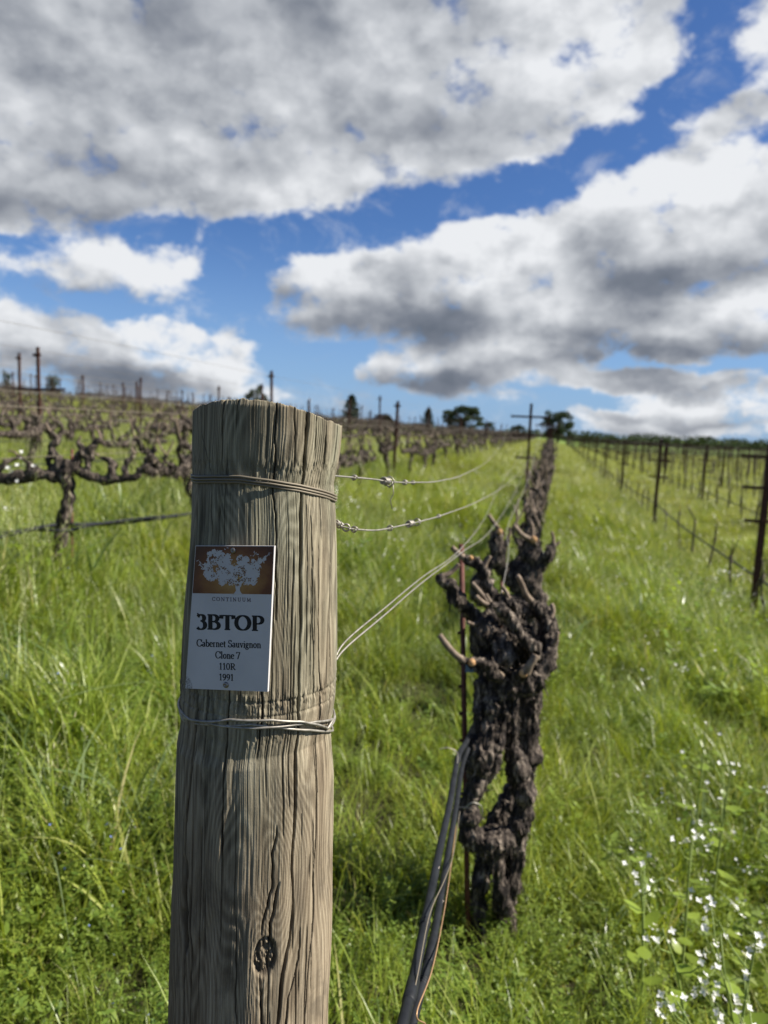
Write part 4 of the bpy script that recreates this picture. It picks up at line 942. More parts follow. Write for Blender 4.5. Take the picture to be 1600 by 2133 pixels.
VAR = [vine_meshes(31+i, .012, tall=(.64, .70, .60, .68)[i], reach=.74, thick=.74) for i in range(4)]
for me, _ in VAR: me.materials.append(M_bark)
VSH = [shag(v_[0], 1500, .045, .009, 50+i) for i, v_ in enumerate(VAR)]
VCAN = []
for me, cn in VAR:
    lst = []
    for c in cn: m2 = cane_mesh(c); m2.materials.append(M_cane); lst.append(m2)
    VCAN.append(lst)
LOW = []
for i in range(6):
    m2 = joined_low(71+i, 'far_vine', tall=(.62, .7, .66, .72, .6, .68)[i], reach=.8, thick=.62); m2.materials.append(M_bark); LOW.append(m2)
def near_vine(u, v, k, sc, label, group, tilt=0., wx=1.):
    p = at_row(u, v); r = empty('grapevine', tuple(p), ROWRZ+(math.pi if k % 2 else 0)); r.scale = (sc*1.05*wx, sc, sc); r.rotation_euler[0] = tilt
    tag(r, label, 'grapevine', group); me, _ = VAR[k % 4]
    o = bpy.data.objects.new('trunk', me); COL.objects.link(o); o.parent = r
    o = bpy.data.objects.new('loose_bark', VSH[k % 4]); COL.objects.link(o); o.parent = r; o['kind'] = 'stuff'
    for c in VCAN[k % 4]:
        o = bpy.data.objects.new('cane', c); COL.objects.link(o); o.parent = r
def vis(p, m_=60):
    d = p-CC; w = float(np.dot(d, CF))
    if w < .3: return None
    px = 800+FP*float(np.dot(d, CR))/w; py = 1066.5-FP*float(np.dot(d, CU))/w
    return (px, py, w) if -m_-900/w < px < 1600+m_+900/w and py < 2300 else None

ROWS_L = [-2.6, -5.05]+[-7.5-2.45*i for i in range(18)]
rv = random.Random(9); cand = []
ROWNAME = ['first', 'second', 'third', 'fourth', 'fifth', 'sixth', 'seventh', 'eighth', 'ninth', 'tenth', 'eleventh', 'twelfth']+['far uphill']*10
for ri, u in enumerate(ROWS_L):
    v0 = {0: 5.15, 1: 6.2, 2: 7.4}.get(ri, 4+rv.uniform(0, 1.6)+ri*.8); i = 0
    v = v0
    while v < 105:
        p = at_row(u, v); q = vis(p+np.array([0, 0, .8]))
        if q: cand.append((np.linalg.norm(p-CC), ri, i, u+rv.uniform(-.07, .07), v+rv.uniform(-.12, .12), q))
        i += 1; v += 1.62
own = []
v = 3.62; i = 0
while v < 100:
    own.append((v, i)); v += 1.68; i += 1
for v, i in own[:26]:
    if i == 0: continue
    if i < 5:
        near_vine(-.13+rv.uniform(-.05, .05), v, i+1, 1.12 if i == 0 else 1.16, f'old twisted vine in the row running straight behind the post, {ORD[i+1]} from the post', 'old vines in the row behind the post', 0., .88)
    else:
        p = at_row(-.13+rv.uniform(-.06, .06), v); o = bpy.data.objects.new('grapevine', LOW[i % 6]); COL.objects.link(o); o.location = p; o.rotation_euler = (0, 0, ROWRZ+math.pi*(i % 2)); o.scale = (1.15, 1.2, 1.22)
        tag(o, 'dark distant vine deep in the row straight behind the post, beyond its sixth vine', 'grapevine', 'far vines in the row behind the post')
cand.sort(key=lambda c: c[0]); cnt = 0; rest = []
seen = {}
for (dist, ri, i, u, v, q) in cand:
    if ri > 4 and rv.random() < .42: continue
    if cnt >= 272: rest.append((u, v)); continue
    cnt += 1; k = seen.get(ri, 0); seen[ri] = k+1
    if ri < 3 and k < 9:
        lab = f'old cordon vine in the {ROWNAME[ri]} row left of the post, the {ORD[k+(1 if ri == 0 else 0)]} one back'
        near_vine(u, v, i+ri, rv.uniform(.95, 1.1), lab, 'old cordon vines left of the post') if dist < 17 else None
        if dist < 17: continue
    else:
        lab = f'small far-off bare vine in the {ROWNAME[ri]} row left of the post, past its nearest nine' if ri < 3 else (f'bare distant vine among the {ROWNAME[ri]} row of vines up the left slope' if ri < 12 else 'bare distant vine in the farthest rows up the left hill')
    p = at_row(u, v); o = bpy.data.objects.new('grapevine', LOW[(i*3+ri) % 6]); COL.objects.link(o); o.location = p
    o.rotation_euler = (0, 0, ROWRZ+math.pi*(i % 2)); s_ = rv.uniform(1., 1.2); o.scale = (s_*1.25, s_, s_)
    tag(o, lab, 'grapevine', f'distant vines of the {ROWNAME[ri]} left row' if ri < 12 else 'distant vines of the farthest left rows')

def scatter(name, pts, rot, scl, idx, sources, mats=None, label=None, cat=None):
    """many instances of small meshes as one object through geometry nodes"""
    me = bpy.data.meshes.new(name); n = len(pts); me.vertices.add(n); me.vertices.foreach_set('co', np.asarray(pts, np.float32).ravel())
    def at(nm, typ, val, key): a = me.attributes.new(nm, typ, 'POINT'); a.data.foreach_set(key, np.asarray(val).ravel())
    at('rot', 'FLOAT_VECTOR', np.asarray(rot, np.float32), 'vector'); at('scl', 'FLOAT_VECTOR', np.asarray(scl, np.float32), 'vector'); at('idx', 'INT', np.asarray(idx, np.int32), 'value')
    me.update(); o = bpy.data.objects.new(name, me); COL.objects.link(o)
    ng = bpy.data.node_groups.new(name, 'GeometryNodeTree')
    ng.interface.new_socket('Geometry', in_out='INPUT', socket_type='NodeSocketGeometry'); ng.interface.new_socket('Geometry', in_out='OUTPUT', socket_type='NodeSocketGeometry')
    gi = ng.nodes.new('NodeGroupInput'); go = ng.nodes.new('NodeGroupOutput'); iop = ng.nodes.new('GeometryNodeInstanceOnPoints'); jn = ng.nodes.new('GeometryNodeJoinGeometry')
    for s_ in sources:
        so = bpy.data.objects.new(s_.name, s_); oi = ng.nodes.new('GeometryNodeObjectInfo'); oi.inputs[0].default_value = so
        oi.inputs[1].default_value = True; ng.links.new(oi.outputs['Geometry'], jn.inputs[0])
    iop.inputs['Pick Instance'].default_value = True
    def na(nm, t):
        a = ng.nodes.new('GeometryNodeInputNamedAttribute'); a.data_type = t; a.inputs[0].default_value = nm; return a.outputs[0]
    ng.links.new(gi.outputs[0], iop.inputs['Points']); ng.links.new(jn.outputs[0], iop.inputs['Instance'])
    ng.links.new(na('idx', 'INT'), iop.inputs['Instance Index']); ng.links.new(na('rot', 'FLOAT_VECTOR'), iop.inputs['Rotation']); ng.links.new(na('scl', 'FLOAT_VECTOR'), iop.inputs['Scale'])
    ng.links.new(iop.outputs[0], go.inputs[0])
    mo = o.modifiers.new('scatter', 'NODES'); mo.node_group = ng
    tag(o, label, cat, kind='stuff'); return o
if rest:
    pts = np.array([at_row(u, v) for u, v in rest]); n = len(rest); r_ = np.random.default_rng(4)
    rot = np.zeros((n, 3)); rot[:, 2] = ROWRZ+math.pi*r_.integers(0, 2, n); sc = r_.uniform(.95, 1.2, (n, 1))*np.array([1.3, 1, 1])
    scatter('distant_vines', pts, rot, sc, r_.integers(0, 6, n), LOW, label='mass of bare vines covering the far left hillside', cat='grapevines')

# young vines on the right: thin trunks with a fork of canes
def young_mesh(seed, stake=0.):
    rs = random.Random(seed); mb = MB()
    if stake: mb.tube([(.03, 0, -.1), (.03, 0, stake*.5), (.03+rs.uniform(-.02, .02), 0, stake)], .014, 5)
    h = rs.uniform(.55, .75); lx, ly = rs.uniform(-.03, .03), rs.uniform(-.03, .03)
    limb(mb, [(0, 0, -.05, .020), (lx, 0, .2, .016), (0, ly, h*.7, .014), (lx, ly, h, .020)], 14, 6, .006, seed)
    for k in range(rs.randint(1, 3)):
        a = rs.uniform(-.16, .16); mb.tube([(lx, ly, h), (lx+a*.3, ly+a*.4, h+.10), (lx+a*.6, ly+a, h+rs.uniform(.16, .3))], [.010, .006, .004], 5)
    return mb.mesh('young_vine')
YM = [young_mesh(s) for s in range(5)]
YMS = [young_mesh(s+20, (1.15, 1.35, 1.6, 1.25, 1.75)[s]) for s in range(5)]
for m2 in YM+YMS: m2.materials.append(M_bark)
ROWS_R = [2.3+2.45*i for i in range(20)]
yc = []
for ri, u in enumerate(ROWS_R):
    v = 5.6+.35*ri; i = 0
    while v < 150:
        p = at_row(u, v); q = vis(p+np.array([0, 0, .6]), 10)
        if q: yc.append((np.linalg.norm(p-CC), ri, i, u, v))
        v += 1.38; i += 1
yc.sort(key=lambda c: c[0]); yrest = []; kk = {}
for j, (dist, ri, i, u, v) in enumerate(yc):
    p = at_row(u+rv.uniform(-.04, .04), v)
    if j >= 290: (yrest.append(p) if rv.random() < .8 else None); continue
    o = bpy.data.objects.new('young_vine', (YM if ri == 0 else YMS)[(i*2+ri) % 5]); COL.objects.link(o); o.location = p; o.rotation_euler = (rv.uniform(-.08, .08), rv.uniform(-.08, .08), rv.uniform(0, 6.28))
    k = kk.get(ri, 0); kk[ri] = k+1
    if ri < 2 and k < 10: lab = f'slender young vine, {ORD[k]} along the {ROWNAME[ri]} row right of the centre row'
    elif ri < 6: lab = f'thin far young vine in the {ROWNAME[ri]} row on the right'+(', past its tenth' if ri < 2 else '')
    else: lab = 'thin far young vine in the outermost rows on the right'
    tag(o, lab, 'young vine', f'young vines of the {ROWNAME[ri]} right row' if ri < 6 else 'young vines of the outermost right rows')
if yrest:
    n = len(yrest); r_ = np.random.default_rng(5); rot = np.zeros((n, 3)); rot[:, 2] = r_.uniform(0, 6.28, n)
    scatter('distant_young_vines', np.array(yrest), rot, np.ones((n, 3)), r_.integers(0, 5, n), YMS, label='mass of thin young vines in the farthest rows on the right', cat='young vines')

# ------------------------------------------------------------------ steel trellis posts
def post_parts(arms, hgt_=1.95, w=.036):
    """arms: list of (z, half width left, half width right)"""
    st = MB(); t = .005
    st.box((0, 0, hgt_/2-.2), (w, t, hgt_+.4)); st.box((-w/2-t/2, w*.35, hgt_/2-.2), (t, w*.7, hgt_+.4)); st.box((w/2+t/2, w*.35, hgt_/2-.2), (t, w*.7, hgt_+.4))
    z = .3
    while z < hgt_-.05: st.box((-w/2-t-.003, .006, z), (.006, .012, .018)); z += .1
    am = []
    for (z, a, b) in arms:
        m2 = MB(); m2.box(((b-a)/2, -.008, z), (a+b, .006, .034)); m2.box(((b-a)/2, -.020, z-.014), (a+b, .020, .005)); m2.box((0, -.016, z), (.05, .012, .05))
        for xx in (-a+.015, b-.015): m2.box((xx, -.008, z+.024), (.008, .006, .018))
        am.append(m2)
    return st, am
def make_tpost(arms, h, name='trellis_post', w=.036):
    st, am = post_parts(arms, h, w); s_ = st.mesh('stake', False); s_.materials.append(M_rust); l = []
    for a in am: m2 = a.mesh('crossarm', False); m2.materials.append(M_rust); l.append(m2)
    j = MB()
    for q in [st]+am: j.add(np.concatenate(q.V), q.F)
    jm = j.mesh('trellis_post', False); jm.materials.append(M_rust)
    return s_, l, jm
TP_R = make_tpost([(1.84, .30, .30), (1.50, .25, .25), (1.13, .20, .20)], 1.98, w=.060)
TP_C = make_tpost([(1.70, .34, .34), (1.38, .31, .22), (.99, .22, .14)], 1.93)
TP_L = make_tpost([(1.72, .07, .07), (1.22, .46, .46)], 1.84)
TP_N = make_tpost([(1.74, .06, .06)], 1.84)
def place_tpost(T, p, rz, label, group, full, ry=0., sz=1.):
    if full:
        r = empty('trellis_post', tuple(p), rz); o = bpy.data.objects.new('stake', T[0]); COL.objects.link(o); o.parent = r
        for a in T[1]: o = bpy.data.objects.new('crossarm', a); COL.objects.link(o); o.parent = r
    else:
        r = bpy.data.objects.new('trellis_post', T[2]); COL.objects.link(r); r.location = p; r.rotation_euler = (0, 0, rz)
    r.rotation_euler[1] = ry; r.scale = (1, 1, sz); tag(r, label, 'trellis post', group)
pc = P(1098, 990, 12.6); xy = pc[:2]
place_tpost(TP_C, (xy[0], xy[1], H(*xy)), ROWRZ+.06, 'rusty steel trellis post with three crossarms in the row behind the wooden post', None, True)
for i, v in enumerate((21., 29.4, 37.8, 46.2, 54.6, 63., 71.4)):
    place_tpost(TP_C, at_row(-.2, v), ROWRZ, 'far steel trellis post deep in the row behind the wooden post', 'far posts of the centre row', False)
for ri, u in enumerate(ROWS_R):
    k = 0
    for j in range(17):
        # the first row's posts stand where the photo has them
        v = 8.68+j*8.4+(0 if ri == 0 else (-.7 if ri == 1 else rv.uniform(-1, 1))); p = at_row(u, v)
        if v > 145 or not vis(p+np.array([0, 0, 1.5])): continue
        near = ri < 3 and k < 3
        if ri < 3 and k < 4: lab = f'rusty post with three crossarms, {ORD[k]} in the {ROWNAME[ri]} trellis row on the right'
        elif ri < 3: lab = f'small distant rusty post in the {ROWNAME[ri]} trellis row on the right, beyond its fourth'
        else: lab = 'small distant rusty post among the outer trellis rows on the right'
        place_tpost(TP_R, p, ROWRZ, lab, f'posts of the {ROWNAME[ri]} right row' if ri < 3 else 'posts of the outer right rows', near, .0 if ri else .012); k += 1
PL = {0: [12.1, 20.5], 1: [None], 2: [None]}
def px_v(u, px):
    """row distance v at which the row u crosses the photo column px"""
    best = min(np.linspace(3, 60, 1500), key=lambda v: abs((lambda q: q[0]-px if q else 1e9)(vis(at_row(u, v, 1.0), 5000)))); return float(best)
for ri, u in enumerate(ROWS_L):
    if ri == 0: a = px_v(u, 822); vs = [a+8.4*i for i in range(10)]
    elif ri == 1: a = px_v(u, 568); vs = [a+8.4*i for i in range(-1, 9)]
    elif ri == 2: a = px_v(u, 82); vs = [a+8.4*i for i in range(10)]
    elif ri == 3: a = px_v(u, 40); vs = [a+8.4*i for i in range(10)]
    else: vs = [5+rv.uniform(0, 8)+8.4*i for i in range(12)]
    k = 0
    for v in vs:
        p = at_row(u, v)
        if v < 4 or v > 105 or not vis(p+np.array([0, 0, 1.5])): continue
        T = TP_L if (ri == 2 and k == 0) or (ri > 3 and rv.random() < .3) else TP_N
        if ri < 4 and k < 3: lab = f'dark steel trellis post, {ORD[k]} in the {ROWNAME[ri]} vine row on the left'+(', with wide crossarm' if T is TP_L else '')
        elif ri < 4: lab = f'small far steel post past the third in the {ROWNAME[ri]} vine row on the left'
        else: lab = 'small far steel post sticking up among the vines on the left hill'
        place_tpost(T, p, ROWRZ, lab, f'posts of the {ROWNAME[ri]} left row' if ri < 4 else 'posts on the left hill', ri < 3 and k < 2, rv.uniform(-.03, .03)-(.02 if ri == 2 and k == 0 else 0), .80 if ri == 0 else 1.); k += 1

# thin vine stakes, the notched one beside the near vine
def vine_stake(pt, pb, d, label):
    a, b_ = P(*pt, d), P(*pb, d); g = H(b_[0], b_[1]); k = (a-b_)/(a[2]-b_[2]); b2 = b_+k*(g-.1-b_[2])
    r = empty('vine_stake', (b2[0], b2[1], g)); tag(r, label, 'stake'); o = np.array([b2[0], b2[1], g])
    MB().tube([b2-o, (a+b2)/2-o, a-o], .0075, 8).build('rod', M_stake, r, True)
    z = .45
    L_ = a[2]-g
    while z < L_:
        c = b2+k*(z)-o; MB().box(c+np.array([-.010, -.002, 0]), (.010, .006, .008)).build('notch', M_rust, r, False); z += .075
    return r
vine_stake((961, 1133), (968, 1540), 2.03, 'reddish brown notched metal stake standing against the nearest old vine')
vine_stake((150, 936), (150, 965), 4.05, 'short rusty stake top behind the nearest left vine')
vine_stake((1045, 1190), (1045, 1240), 3.7, 'thin reddish stake behind the nearest old vine')
# small blue tag tied to the near stake
tg = P(981, 1393, 2.0); MB().box(tg-tg, (.030, .004, .020), np.array([[1, 0, 0], [0, 1, 0], [0, 0, 1]])).build('stake_tag', mat('faded_blue_plastic', lambda b: b.out(b.pbr((.16, .24, .33), .5))), None, False, tuple(tg))
tag(bpy.data.objects['stake_tag'], 'small faded blue tag tied beside the nearest old vine', 'tag')

# ------------------------------------------------------------------ wires and hoses
def wire_obj(name, pts, r, mt, label, cat, group=None, n=None, k=6):
    A = np.array(pts, float); A = smooth_path(A, n or len(A)*8); o0 = A[0].copy(); mb = MB().tube(A-o0, r, k)
    o = mb.build(name, mt, None, True, tuple(o0)); return tag(o, label, cat, group)
def knot(center, axis, r, wr, turns, parent, name='knot', seed=0):
    rs = random.Random(seed); axis = np.array(axis, float); axis /= np.linalg.norm(axis); u = np.cross(axis, (0, 0, 1)); u /= np.linalg.norm(u); w = np.cross(axis, u); pts = []
    n = int(turns*12)
    for i in range(n+1):
        a = 2*math.pi*i/12; pts.append(np.array(center)+axis*(i/n-.5)*turns*wr*3.2+(u*math.cos(a)+w*math.sin(a))*r*(1+.3*rs.uniform(-1, 1)*(i % 3 == 0)))
    MB().tube(pts, wr, 6).build(name, M_wire, parent)
A_L = P(1060, 880, 12.6); A_R = P(1137, 877, 12.6); A_M = P(1077, 958, 12.6)
def line_wire(keys, label, ends=None, knots=(), r=.00125, mt=M_wire):
    pts = [P(*k) for k in keys]; o0 = pts[0]; root = empty('trellis_wire', tuple(o0)); tag(root, label, 'wire')
    A = smooth_path(pts, len(pts)*10)-o0; MB().tube(A, r, 7).build('strand', mt, root)
    for (i, rr, tn) in knots:
        c = A[int(i*10)]; ax = A[min(int(i*10)+1, len(A)-1)]-A[int(i*10)-1]; knot(c, ax, rr, .0009, tn, root, seed=int(i*10))
    return root, A
line_wire([(694, 991, .80), (730, 994, .86), (775, 998, .92), (820, 1004, .98), (865, 1005, 1.10), (920, 1001, 1.35), (975, 984, 2.0), (1020, 956, 4.0), (1045, 925, 8.0), (1060, 885, 12.5)],
          'sagging wire running from the upper tie on the wooden post to the steel post crossarm', knots=((1.3, .0026, 2), (2.9, .0045, 6), (3.1, .0062, 1.5), (3.9, .003, 3), (4.3, .0026, 1.5)), r=.0011)
line_wire([(697, 1086, .80), (708, 1094, .815), (722, 1099, .83), (745, 1103, .86), (790, 1104, .91), (840, 1094, 1.02), (880, 1085, 1.12), (930, 1070, 1.35), (1000, 1042, 2.0), (1050, 1012, 3.4), (1085, 980, 7.0), (1096, 962, 12.5)],
          'lower sagging wire hooked to the wooden post with an eye ring', knots=((0.5, .0028, 3), (1.1, .0034, 2), (3.0, .0032, 2), (4.8, .0034, 2), (5.8, .0040, 6), (6.2, .0050, 2), (7.3, .0030, 3)), r=.0011)
# eye ring
c0 = P(721, 1099, .83); ring = [c0-c0+np.array([math.cos(a)*.0040, 0, math.sin(a)*.0040]) for a in np.linspace(0, 2*math.pi, 24)]
tag(MB().tube(ring, .0012, 6).build('eye_ring', M_wire, None, True, tuple(c0)), 'tiny eye ring hooking the lower sagging wire to the post', 'ring')
# dangling wire tail under the upper wire's big knot
c0 = P(819, 1008, .98); tag(MB().tube([(0, 0, 0), (.001, 0, -.014), (-.003, 0, -.022), (.0, 0, -.034)], .0007, 5).build('wire_tail', M_wire, None, True, tuple(c0)), 'short loose end hanging below the knot of the upper sagging wire', 'wire end')
MT = mat('copper_tinted_wire', lambda b: b.out(b.pbr((.42, .26, .14), .5, .5)))
line_wire([(690, 1392, .83), (720, 1350, .87), (800, 1282, 1.0), (880, 1213, 1.25), (960, 1152, 1.75), (1030, 1095, 2.9), (1075, 1020, 5.5), (1100, 960, 8.5), (1128, 900, 12.4)], 'taut anchor wire rising from behind the post, lower of the pair', r=.0012)
line_wire([(692, 1385, .84), (720, 1336, .88), (800, 1268, 1.01), (880, 1202, 1.26), (960, 1143, 1.78), (1012, 1075, 3.0), (1044, 1010, 5.4), (1090, 940, 9.0), (1136, 882, 12.4)], 'taut anchor wire rising from behind the post, upper of the pair', r=.0011)
line_wire([(1045, 1235, 2.3), (1060, 1150, 2.8), (1060, 1090, 3.6), (1100, 1000, 5.6), (1120, 930, 8.5), (1136, 885, 12.5)], 'thin slack wire dropping from the steel post crossarm to the near vine', r=.0015)
# black drip hoses dropping from the vine past the post
def hose(keys, r, label, fit=()):
    pts = [P(*k) for k in keys]; o0 = pts[0]; root = empty('drip_hose', tuple(o0)); tag(root, label, 'hose')
    A = smooth_path(pts, len(pts)*10)-o0; MB().tube(A, r, 12).build('pipe', M_hose, root)
    for (i, kind) in fit:
        j = int(i*10); c = A[j]; ax = A[j+1]-A[j]; ax /= np.linalg.norm(ax)
        if kind == 'ring':
            mb = MB()
            for q in (-1, 0, 1): mb.tube([c+ax*(q*.005-.002), c+ax*(q*.005+.002)], r*1.18, 12)
            mb.build('coupling', M_hose, root)
        elif kind == 'sleeve': MB().tube([c-ax*.03, c-ax*.028, c+ax*.028, c+ax*.03], [r*.9, r*1.17, r*1.17, r*.9], 14).build('coupling', M_hose, root)
        else: MB().tube([c, c+np.array([.004, -.010, .006])], [.0028, .0020], 8).build('emitter', M_screw, root)
hose([(985, 1515, 2.05), (972, 1545, 1.92), (957, 1570, 1.80), (948, 1610, 1.68), (936, 1680, 1.50), (918, 1760, 1.32), (900, 1850, 1.14), (880, 1950, 1.0), (862, 2040, .90), (845, 2110, .82), (825, 2190, .76), (800, 2300, .7)], .0069,
     'thick black drip hose slanting down from the near vine, left of the pair', ((2.6, 'ring'), (6.0, 'em'), (7.3, 'ring'), (9, 'sleeve')))
hose([(975, 1560, 1.9), (962, 1600, 1.80), (950, 1680, 1.56), (935, 1770, 1.36), (920, 1860, 1.2), (904, 1950, 1.04), (890, 2010, .97), (872, 2080, .9), (855, 2150, .84), (835, 2260, .78)], .0062,
     'thinner black drip hose joined beside the first one, right of the pair', ((4.6, 'em'), (6.0, 'sleeve'), (7.2, 'ring')))
wire_obj('tie_wire', [P(*k) for k in ((886, 2133, .86), (868, 2110, .84), (900, 2020, .93), (925, 1900, 1.12), (940, 1800, 1.3), (950, 1720, 1.5))], .0011, MT, 'thin brown wire running down along the drip hoses', 'wire')
wire_obj('tie_wire', [P(*k) for k in ((840, 2160, .80), (868, 2040, .885), (895, 1905, 1.03), (925, 1835, 1.16), (944, 1780, 1.33), (958, 1690, 1.55))], .0009, M_dwire, 'thin grey wire twisted round the drip hoses', 'wire')
wire_obj('tie_wire', [P(*k) for k in ((985, 1684, 1.90), (955, 1682, 1.78), (934, 1694, 1.60), (922, 1720, 1.45), (915, 1760, 1.33))], .0016, M_hose, 'black cord looped from the near vine to the hose', 'cord')
wire_obj('tie_wire', [P(*k) for k in ((966, 1685, 1.90), (985, 1672, 1.89), (1003, 1680, 1.90), (1004, 1698, 1.91))], .0018, M_wire, 'wire loop tied round the knee of the near vine', 'wire')
wire_obj('tie_wire', [P(*k) for k in ((915, 1560, 1.74), (935, 1558, 1.74), (952, 1568, 1.74), (953, 1590, 1.70))], .0012, M_wire, 'curled wire end on top of the drip hose', 'wire')
# along every row
for ri, u in enumerate(ROWS_L):
    vs = np.arange(0.5, 104, 4.0 if ri < 3 else 9.0); nm = ROWNAME[ri] if ri < 12 else None
    def runs(dz, sag=.0, du=0.): return [at_row(u+du, v, dz-sag*(.5+.5*math.sin(v*1.7+ri))) for v in vs]
    if 0 < ri < 12:
        wire_obj('trellis_wire', runs(1.74, .02), .0018 if ri < 4 else .0022, M_dwire, f'top trellis wire along the {nm} vine row left of the post', 'wire', None, len(vs)*2, 4)
    if ri < 4:
        wire_obj('trellis_wire', runs(.84, .02), .002, M_dwire, f'cordon wire along the {nm} vine row left of the post', 'wire', None, len(vs)*2, 4)
    if ri < 4: wire_obj('trellis_wire', runs(1.12, .03, .12), .0022, M_dwire, f'middle trellis wire along the {nm} vine row left of the post', 'wire', None, len(vs)*2, 4)
    if ri == 1 or ri == 2: wire_obj('drip_hose', runs(.42, .05, .06), .010, M_hose, f'grey-black drip hose along the {nm} vine row left of the post', 'hose', None, len(vs)*3, 6)
wire_obj('drip_hose', [P(-40, 1130, 3.6), P(30, 1112, 3.75), P(110, 1094, 3.9), P(190, 1092, 4.15), P(280, 1086, 4.5), P(405, 1068, 5.2), P(540, 1040, 7), P(700, 1010, 10)], .0115, M_hose, 'black drip hose passing behind the nearest left vine', 'hose')
wire_obj('drip_hose', [P(-40, 1116, 3.7), P(60, 1104, 3.85), P(140, 1105, 3.95), P(190, 1094, 4.15), P(290, 1080, 4.5), P(405, 1070, 5.2)], .009, M_hose, 'second thinner hose beside the one at the nearest left vine', 'hose')
for ri, u in enumerate(ROWS_R[:8]):
    vs = np.arange(1.5, 140, 4.0); nm = ROWNAME[ri]
    def runs(dz, sag=.0, du=0.): return [at_row(u+du, v, dz-sag*(.5+.5*math.sin(v*1.7+ri))) for v in vs]
    if ri < 6:
        wire_obj('drip_hose', runs(.50, .05, .03), .012, M_hose, f'black drip hose along the {nm} trellis row on the right', 'hose', None, len(vs)*3, 6)
    wire_obj('trellis_wire', runs(1.13, .02, .18), .0022 if ri == 0 else .0038, M_dwire, f'crossarm wire along the {nm} trellis row on the right', 'wire', None, len(vs)*2, 4)
    wire_obj('trellis_wire', runs(1.84, .02, -.28), .0022 if ri == 0 else .0040, M_dwire, f'top wire along the {nm} trellis row on the right', 'wire', None, len(vs)*2, 4)

# ------------------------------------------------------------------ trees, barn, far wood
def leaf_cards(n, centers, radii, size, rs, flat=.0):
    V = []; F = []
    c = centers[rs.integers(0, len(centers), n)]; k = rs.normal(size=(n, 3)); k /= np.linalg.norm(k, axis=1)[:, None]
    p = c+k*radii*(rs.uniform(.25, 1., (n, 1))**.5)
    a = rs.normal(size=(n, 3)); a /= np.linalg.norm(a, axis=1)[:, None]; b_ = np.cross(a, rs.normal(size=(n, 3))); b_ /= np.linalg.norm(b_, axis=1)[:, None]
    s_ = size*rs.uniform(.6, 1.4, (n, 1)); q = np.stack([p-a*s_, p+b_*s_*.6, p+a*s_, p-b_*s_*.6], 1).reshape(-1, 3)
    return q, np.arange(4*n).reshape(n, 4)
def far_tree(px, pytop, pybase, D, wpx, kind, label, seed):
    """tree whose crown spans pytop..pybase at distance D"""
    r_ = np.random.default_rng(seed); top = P(px, pytop, D); x, y = top[0], top[1]; g = H(x, y); g = min(g, P(px, pybase, D)[2]); hh = top[2]-g; W = wpx/FP*D
    root = empty('conifer_tree' if kind == 'conifer' else 'oak_tree', (x, y, g)); tag(root, label, 'tree')
    mb = MB(); rr = hh*.03
    mb.tube([(0, 0, -.5), (0, 0, hh*.35), (W*.03, 0, hh*.7), (0, 0, hh*.93)], [rr*1.4, rr, rr*.6, rr*.12], 7)
    cs = []
    if kind == 'conifer':
        for i in range(46):
            f = .1+.88*i/46; a = i*2.4; w = W/2*(1-f)**.75*1.05*r_.uniform(.75, 1.1)+.1
            e = (math.cos(a)*w, math.sin(a)*w, hh*(f-.02)); mb.tube([(0, 0, hh*f), e], [rr*.2, rr*.06], 4); cs += [np.array(e)*np.array([q, q, 1]) for q in (.35, .65, .9)]
        cs = np.array(cs); V, F = leaf_cards(9000, cs, np.array([W*.07, W*.07, hh*.03]), W*.022, r_)
    else:
        nb = 34
        for i in range(nb):
            a = i*2.4+seed; f = r_.uniform(.24, .96); w = W/2*math.sqrt(max(.05, 1-((f-.52)/.5)**2))*r_.uniform(.45, .82)
            e = np.array([math.cos(a)*w, math.sin(a)*w, hh*f*.95]); mb.tube([(0, 0, hh*.3), e*np.array([.5, .5, .7]), e], [rr*.6, rr*.35, rr*.1], 5); cs.append(e)
        cs.append(np.array([0, 0, hh*.8])); cs = np.array(cs); V, F = leaf_cards(9000, cs, np.array([W*.10, W*.10, hh*.085]), W*.016, r_)
    mb.build('trunk', M_bark, root); put('crown', mesh_np('crown', V, F, False), M_conif if kind == 'conifer' else M_tree, root)
far_tree(733, 819, 905, 120, 62, 'conifer', 'tall dark pointed pine just right of the wooden post', 1)
far_tree(893, 848, 905, 150, 42, 'conifer', 'slim pointed conifer left of the broad round oak', 2)
far_tree(968, 841, 905, 130, 104, 'oak', 'broad dark oak on the horizon between the conifer and the crossarm post', 3)
far_tree(1020, 878, 908, 150, 30, 'oak', 'small round bush-like tree right of the broad oak', 4)
far_tree(1166, 849, 908, 125, 84, 'oak', 'round dark oak at the far end of the centre row', 5)
far_tree(1080, 884, 908, 150, 40, 'oak', 'low tree behind the steel post crossarms', 6)
far_tree(536, 799, 880, 110, 56, 'oak', 'grey-green tree peeking over the left of the post top', 7)
far_tree(870, 880, 905, 150, 34, 'oak', 'low shrubby tree left of the slim conifer', 8)
far_tree(110, 778, 850, 80, 34, 'oak', 'pale leafy shrub on the left hill crest', 9)
far_tree(14, 768, 850, 85, 30, 'oak', 'dark shrub at the crest by the left edge', 10)
